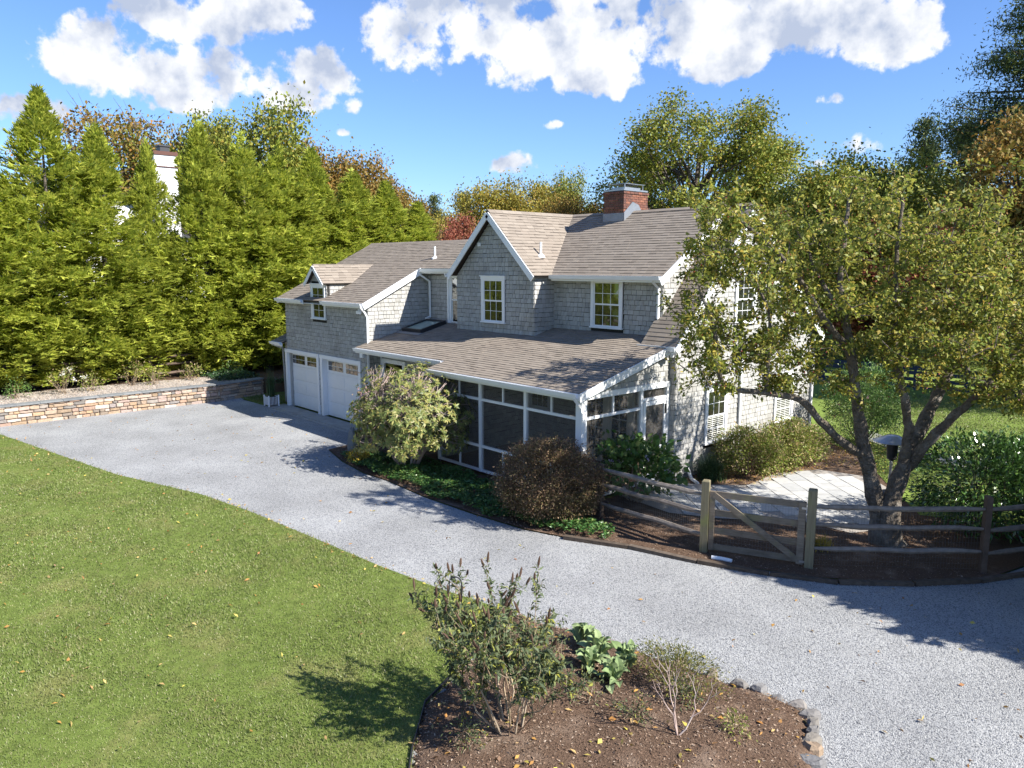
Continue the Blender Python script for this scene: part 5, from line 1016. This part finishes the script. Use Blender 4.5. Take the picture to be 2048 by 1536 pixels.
for q in tips[rng.permutation(len(tips))[:1500]]:
    j = np.argmin(np.linalg.norm(tp - q, axis=1)); a = tp[j] * .45 + q * .55 + rng.normal(size=3) * .06 if rng.random() < .75 else tp[j]; mb.tube([a, (a + q) / 2 + rng.normal(size=3) * .03, q], [.010, .008, .006], 3, cap=False)
sub(rh, 'twigs', mb.mesh('twigs'), M_twigpink)
b_, p, c = shrub('bronze_shrub', 'brown-leaved clipped round shrub in front of the porch corner', 'shrub', (-12.15, 12.1, 0), (1.14, 1.1, .82), .88, 230, 46000, (.12, .12, .10), (.028, .055), .6, L_brown, M_twig, 46, low=-.75, shell=.9, inner=.12)
p, d, c = clumps((0, 0, .85), (1.12, 1.08, .80), 130, 16000, (.12, .12, .1), .9, -.9); k = (p[:, 2] < .85) ; l_ = rng.uniform(.03, .055, k.sum()); sub(b_, 'lower_foliage', quads('lower_foliage', leafquads(p[k], d[k], l_, l_ * .6)), L_browng)
# big-leaved hydrangea with pale flowers
hy, p, c = shrub('hydrangea', 'large-leaved green hydrangea with pale lilac flowers beside the screen door', 'shrub', (-11.55, 14.55, 0), (.95, .95, .75), .85, 60, 1500, (.16, .16, .12), (.12, .22), .68, L_hyd, M_twig, 24, shell=.7)
def blossoms(root, pts_, m, r_=.06, k=14, name='flower'):
    V = []
    for q in pts_:
        c_ = q + rng.normal(size=(k, 3)) * r_ * .5; V.append(leafquads(c_, rng.normal(size=(k, 3)), r_ * .8, r_ * .6))
    tag(sub(root, name, quads(name, np.concatenate(V)), m), kind='stuff')
q = c[c[:, 2] > .7]; blossoms(hy, q[rng.integers(0, len(q), 12)] * np.array([1.05, 1.05, 1.03]), L_flower, .07)
# azaleas along the gable wall
for lab, x, y, r_, z_, n_, mm in (('rounded azalea with pink-tan tips nearest the gate, against the gable wall', -11.0, 18.75, (.85,.9,.62), .62, 12000, L_azal), ('longer azalea mound with pink-tan tips, under the far gable window', -10.8, 20.6, (.85,1.15,.62), .62, 15000, L_azal), ('low pale azalea at the patio edge in front of the mounds', -10.75, 19.6, (.5,.7,.35), .3, 4500, L_azal)):
    shrub('azalea', lab, 'shrub', (x, y, 0), r_, z_, 90, n_, (.12, .12, .09), (.045, .08), .55, mm, M_twig, 30, shell=.85, group='azaleas along the gable wall')
ca2, p, c = shrub('camellia', 'tall dark leafy shrub with a few pink flowers at the back corner of the gable', 'shrub', (-10.3, 24.2, 0), (1.0, 1.2, 1.25), 1.35, 90, 11000, (.18, .18, .16), (.05, .09), .5, L_hyd, M_bark2, 24, shell=.8); blossoms(ca2, c[rng.integers(0, len(c), 9)], L_pink, .05)
# ornamental grass clump
def grassclump(name, label, cat, loc, n, h, m, spread=.12, droop=.9, wd=.014):
    root = empty(name, label, cat, loc); V = []; a = rng.uniform(0, 6.28, n); r_ = rng.uniform(.2, 1, n) * droop; hh = rng.uniform(.6, 1, n) * h; b = np.column_stack([rng.normal(size=(n, 2)) * spread, np.zeros(n)]); o_ = np.column_stack([np.cos(a), np.sin(a), np.zeros(n)]); s_ = np.column_stack([-np.sin(a), np.cos(a), np.zeros(n)]) * wd / 2; prev = b
    for k in range(1, 5):
        t = k / 4; cur = b + o_ * (r_ * h * t ** 1.7)[:, None] + np.array([0, 0, 1.]) * (hh * (t * 1.5 - .75 * r_ / max(droop, .1) * t * t * 1.2))[:, None]; w0, w1 = 1 - (t - .25) * .8, 1 - t * .8; V.append(np.stack([prev - s_ * w0, prev + s_ * w0, cur + s_ * w1, cur - s_ * w1], 1)); prev = cur
    sub(root, 'blades', quads('blades', np.concatenate(V).reshape(-1, 3)), m); return root
grassclump('liriope_clump', 'arching dark green grass clump at the foot of the gable corner', 'grass clump', (-11.35, 17.45, .03), 900, .62, L_ivy, .14, 1.0)
grassclump('small_grass_tuft', 'small yellow-green grass tuft inside the fence beside the apple trunk', 'grass clump', (-6.95, 14.75, .03), 260, .25, L_yel, .1, .9)
# planter with spiky grass at the garage
pl = empty('planter', 'white slatted square planter box holding spiky grass beside the garage door', 'planter', (-29.95, 13.55, .02))
mb = MB(); mb.box(-.19, .19, -.19, .19, .05, .38); sub(pl, 'soil_box', mb.mesh('soil_box'), M_mulch)
for a in range(4):
    c_, s_ = math.cos(a * math.pi / 2), math.sin(a * math.pi / 2)
    for i in range(7):
        mb = MB(); x = -.18 + .06 * i; mb.beam((x * c_ + .215 * s_, x * s_ - .215 * c_, .06), (x * c_ + .215 * s_, x * s_ - .215 * c_, .40), .035, .014, (c_, s_, 0)); sub(pl, 'slat', mb.mesh('slat'), M_white)
    mb = MB(); mb.box(-.235 * 1, -.19, -.235, -.19, 0, .46); o = sub(pl, 'corner_post', mb.mesh('corner_post'), M_white); o.rotation_euler.z = a * math.pi / 2
grassclump('spiky_grass', 'tall thin spiky grass growing in the white planter', 'grass clump', (-29.95, 13.55, .38), 110, 1.15, L_ivy, .07, .28, .02)
# laurel hedge right
for lab, loc, r_, cz, n_ in (('glossy cherry laurel mound behind the corner fence post', (-5.15, 18.6, 0), (1.35, 1.35, 1.0), 1.0, 7500), ('glossy cherry laurel mound reaching out of the right edge', (-3.6, 20.0, 0), (1.5, 1.6, 1.15), 1.1, 7500)):
    shrub('cherry_laurel', lab, 'shrub', loc, r_, cz, 110, n_, (.16, .16, .13), (.10, .16), .36, L_laurel, M_bark2, 30, low=-.8, shell=.85, group='cherry laurels at the right edge')
# ground cover
PAT = [(-20.3,11.3),(-18.3,10.95),(-17.24,11.02),(-15.3,10.9),(-13.4,10.97),(-11.86,11.15),(-10.9,11.5),(-10.15,11.85),(-10.3,12.3),(-11.3,12.6),(-12.4,12.95),(-15,12.8),(-18,12.9),(-19.6,12.2)]
K = scatter(PAT, 3600); kk = rng.integers(0, len(K), 3600); hgt = .10 + .07 * np.sin(K[:, 0] * 3) * np.cos(K[:, 1] * 4) + rng.uniform(0, .08, len(K)); VV = []
for k in range(8):
    a = rng.uniform(0, 6.28, len(K)); d = np.column_stack([np.cos(a), np.sin(a), rng.uniform(-.1, .7, len(K))]); l_ = rng.uniform(.05, .085, len(K)); VV.append(leafquads(np.column_stack([K + rng.normal(size=K.shape) * .02, hgt + .03 * (k % 2)]), d, l_, l_ * .5, bend=.2))
tag(link('ground_cover', quads('ground_cover', np.concatenate(VV)), L_cover), 'low green pachysandra carpet between the porch shrubs and the gravel', 'ground cover', kind='stuff')
IV = [(-33.3,12.8),(-33.4,14.6),(-32.9,15.5),(-32.9,19),(-36,19),(-36,12.8)]; P = scatter(IV, 9000); zz = .70 + rng.uniform(0, .2, len(P)); zz[P[:, 1] > 14.7] -= .25
l_ = rng.uniform(.06, .11, len(P)); tag(link('ivy', quads('ivy', leafquads(np.column_stack([P, zz]), rng.normal(size=(len(P), 3)), l_, l_ * .8)), L_ivy), 'dark shaded ivy bank behind the end of the stone wall', 'ivy', kind='stuff')
# upright rock, yellow shrub, rose sprig at the tip of the side bed
mb = MB(); n_ = 9; rk = [(1, 0), (1.05, .25), (.9, .55), (.62, .78), (.25, .88)]
for s_, z_ in rk: mb.v += [(math.cos(k * 6.283 / n_) * .20 * s_ * rnd.uniform(.85, 1.12), math.sin(k * 6.283 / n_) * .14 * s_ * rnd.uniform(.85, 1.12), z_ * rnd.uniform(.97, 1.03)) for k in range(n_)]
mb.f = [(i * n_ + k, i * n_ + (k + 1) % n_, (i + 1) * n_ + (k + 1) % n_, (i + 1) * n_ + k) for i in range(4) for k in range(n_)] + [tuple(range(4 * n_, 5 * n_))]
o = mb.build('standing_stone', M_slate); o.location = (-20.35, 11.75, .0); tag(o, 'upright grey rock at the tip of the bed beside the rhododendron', 'rock')
shrub('golden_shrub', 'tiny golden-yellow shrub beside the upright rock', 'shrub', (-19.35, 11.35, 0), (.3, .28, .2), .22, 30, 900, (.06, .06, .05), (.04, .07), .5, L_yel, M_twig, 8)
rs = empty('rose_sprig', 'leggy rose stem with pink blooms left of the rhododendron', 'rose', (-20.7, 12.4, 0)); sub(rs, 'stems', tubes([((0,0,0),(-.1,.05,1.0),.012,.008),((-.1,.05,1.0),(-.25,0,1.75),.008,.005),((-.1,.05,1.0),(.1,.1,1.9),.008,.005),((0,0,.2),(.2,-.1,1.2),.01,.005)]).mesh('stems'), M_twig)
P = np.array([(-.1,.05,1.0)]) + rng.normal(size=(150, 3)) * np.array([.13, .13, .42]); l_ = rng.uniform(.04, .07, 150); sub(rs, 'foliage', quads('foliage', leafquads(P, rng.normal(size=(150, 3)), l_, l_ * .6)), L_brown); blossoms(rs, np.array([(-.25,0,1.78),(-.2,.05,1.7),(.1,.1,1.93)]), L_pink, .09, 22)
# roses on the terrace
for i, (y, x, lab, fl) in enumerate(((6.9, -34.3, 'rose bush with white blooms on the pebble terrace', 5), (7.9, -34.4, 'low rose bush with one white bloom right of the first', 2), (9.6, -34.9, 'leggy rose bush in front of the fence, left of the fence post', 0), (10.4, -34.5, 'short rose bush just left of the fence post', 0), (12.0, -34.7, 'thin rose bush right of the fence post', 0), (13.6, -34.0, 'small green shrub at the corner of the stone wall', 0), (5.3, -34.4, 'low green shrub at the left edge of the terrace', 0))):
    r_ = .42 if i not in (0, 2) else .5
    rb, p, c = shrub('rose_bush', lab, 'rose', (x, y, .70), (r_, r_, r_ * .9), r_ * (1.3 if i in (0, 2) else .8), 26, 420, (.10, .10, .10), (.05, .09), .6, L_hyd if i in (5, 6) else L_azal, M_twig, 14, stem_r=.009, group='rose bushes on the terrace')
    if fl: blossoms(rb, c[c[:, 2] > r_ * .8][:fl], L_rose, .09, 18)
# patio heater
ph_ = empty('patio_heater', 'dark mushroom-topped patio heater standing behind the apple trunk', 'patio heater', (-6.60, 17.13, .04))
for nm, prof, m in (('base', [(.02, 0), (.23, 0), (.23, .05), (.2, .75), (.16, .8), (.02, .8)], M_metal), ('pole', [(.032, .8), (.032, 1.55)], M_steel), ('burner', [(.05, 1.5), (.10, 1.55), (.12, 1.85), (.08, 1.92)], M_metal), ('reflector', [(.02, 2.02), (.12, 2.03), (.40, 1.92), (.41, 1.93), (.12, 2.06), (.02, 2.07)], M_steel)):
    mb = MB(); mb.lathe(prof, (0, 0, 0), 22); o = sub(ph_, nm, mb.mesh(nm), m)
# shepherd's hook in the front bed
hk = MB(); arc = [(0, 0, 0), (0, 0, 1.0), (0, 0, 1.85)] + [(.075 - .075 * math.cos(t), 0, 1.98 + .085 * math.sin(t)) for t in [k * math.pi / 9 for k in range(10)]] + [(.15, 0, 1.9), (.165, 0, 1.86)]
arc = [(p[0] * .75 * -1, p[0] * .66 * -1, p[2]) for p in arc]; hk.tube(arc, .0085, 6); o = hk.build('shepherd_hook', M_metal); o.location = (-6.80, 5.32, .05); tag(o, "black metal shepherd's hook poking out of the butterfly bush", 'garden hook')

# ------------------------------------------------------------------ front bed planting
bb = empty('butterfly_bush', 'leggy butterfly bush with brown seed spikes in the front bed', 'shrub', (-6.45, 5.75, .15))
lines, tipsL = [], []
def grow(a, d, L_, r_, lev):
    b = a + d * L_ + Vector((rnd.gauss(0, .03), rnd.gauss(0, .03), .02)); lines.append((a, b, r_, r_ * .65)); tipsL.append((a, b, lev))
    if lev == 0: return
    for _ in range(rnd.choice((2, 3, 3))):
        t = rnd.uniform(.45, 1); grow(a.lerp(b, t), (d + Vector((rnd.gauss(0, .42), rnd.gauss(0, .42), rnd.gauss(.12, .25)))).normalized(), L_ * rnd.uniform(.55, .8), r_ * .62, lev - 1)
for i in range(15):
    a = rnd.uniform(0, 6.28); sp_ = rnd.uniform(.1, .62); grow(Vector((.16 * math.cos(a), .16 * math.sin(a), 0)), Vector((sp_ * math.cos(a), sp_ * math.sin(a), 1)).normalized(), rnd.uniform(.55, .95), .014, 3)
sub(bb, 'stems', tubes(lines).mesh('stems'), M_twig)
Pl, Dl, Sp = [], [], MB()
for a, b, lev in tipsL:
    if lev > 2: continue
    n_ = 11 if lev == 2 else 20; t = rng.uniform(.1, 1.05, n_)[:, None]; Pl.append(np.array(a) + (np.array(b) - np.array(a)) * t); Dl.append(unit(rng.normal(size=(n_, 3)) + np.array(b - a)[None] * 1.2 + np.array([0, 0, -.1])))
    if lev == 0 and b.z > 1.45 and rnd.random() < .75:
        d = (b - a).normalized() + Vector((rnd.gauss(0, .2), rnd.gauss(0, .2), .5)); d.normalize(); l_ = rnd.uniform(.08, .18); Sp.tube([b, b + d * l_ * .4, b + d * l_ * .8, b + d * l_], [.008, .017, .012, .003], 6)
P = np.concatenate(Pl); D = np.concatenate(Dl); l_ = rng.uniform(.05, .11, len(P)); sub(bb, 'foliage', quads('foliage', leafquads(P, D, l_, l_ * .30, bend=.3)), L_bud); tag(sub(bb, 'seed_heads', Sp.mesh('seed_heads'), L_seed), kind='stuff')
print('buddleia leaves', len(P), 'top', max(b.z for _, b, _ in tipsL))
# mullein / lamb's ear rosettes: large pale leaves, each its own piece
def bigleaf(L_, W_, lift):
    mb = MB(); n_ = 6; V = []
    for i in range(n_ + 1):
        t = i / n_; w_ = W_ * math.sin(math.pi * min(1, t * .93 + .05)) ** .8 * .5; z_ = lift * math.sin(t * 2.2) * L_; x = L_ * t * (1 - .1 * t)
        V += [(x, -w_, z_ + w_ * .35), (x, 0, z_), (x, w_, z_ + w_ * .35)]
    return mb.add(V, [(i * 3 + k, i * 3 + k + 1, i * 3 + k + 4, i * 3 + k + 3) for i in range(n_) for k in (0, 1)]).mesh('leaf')
LF = [bigleaf(.29, .12, .45), bigleaf(.24, .11, .6), bigleaf(.33, .125, .35)]
for lab, x, y in (('left rosette of large pale woolly leaves behind the butterfly bush', -7.25, 8.0), ('middle rosette of large pale woolly leaves at the gravel edge', -6.85, 7.85), ('right rosette of large pale woolly leaves at the gravel edge', -6.45, 7.95), ('front rosette of large pale woolly leaves', -6.75, 7.5), ('small rosette of pale woolly leaves in front of the others', -6.3, 7.5)):
    r0_ = empty('mullein', lab, 'plant', (x, y, .13), 'pale woolly rosettes in the front bed')
    for k in range(22):
        me_ = LF[k % 3]
        if not me_.materials: me_.materials.append(L_lamb)
        o = link('leaf', me_, None, r0_); o.location = (rnd.uniform(-.09, .09), rnd.uniform(-.09, .09), rnd.uniform(0, .14)); o.rotation_euler = (rnd.uniform(-.4, .4), rnd.uniform(-1.0, .1), k * 2.4 + rnd.uniform(-.3, .3))
shrub('lacy_shrub', 'small yellow-green feathery shrub overhanging the gravel at the bed edge', 'shrub', (-5.62, 8.05, .1), (.60, .36, .24), .32, 60, 4200, (.10, .08, .05), (.02, .05), .35, L_lacy, M_twigpink, 26, stem_r=.009, low=-.2)
tg = empty('bare_shrub', 'bare pinkish forked stems rising from the mulch at the right of the bed', 'shrub', (-4.95, 7.13, .17)); lines = []
def fork(a, d, L_, r_, lev):
    b = a + d * L_; lines.append((a, b, r_, r_ * .7))
    if lev:
        for s_ in ((-.45, .1), (.4, .15)): fork(b, (d + Vector((s_[0] * rnd.uniform(.5, 1.2), rnd.gauss(0, .3), s_[1]))).normalized(), L_ * rnd.uniform(.6, .95), r_ * .68, lev - 1)
for d in ((-.45, .3, 1), (.35, .5, .9), (-.1, -.2, 1)): fork(Vector((0, 0, 0)), Vector(d).normalized(), .3, .013, 3)
sub(tg, 'stems', tubes(lines).mesh('stems'), M_twigpink)
for lab, x, y, s_, m in (('small green tuft in the bare mulch near the edging stones', -4.55, 7.75, .15, L_azal), ('low leafy sprig right of the butterfly bush', -5.55, 7.0, .2, L_bud), ('low grey-green sprig at the foot of the butterfly bush', -6.6, 5.15, .2, L_bud), ('sparse leafy sprig beside the bare forked stems', -5.3, 7.75, .2, L_bud), ('leafy shoots at the back of the bed beside the butterfly bush', -7.2, 7.2, .3, L_bud), ('green sprig between the butterfly bush and the woolly rosettes', -6.2, 6.9, .26, L_bud)):
    shrub('bed_sprig', lab, 'plant', (x, y, .16), (s_, s_, s_ * .7), s_ * .7, 16, 260, (.05, .05, .05), (.03, .06), .35, m, M_twig, 9, stem_r=.005, group='small plants in the front bed')
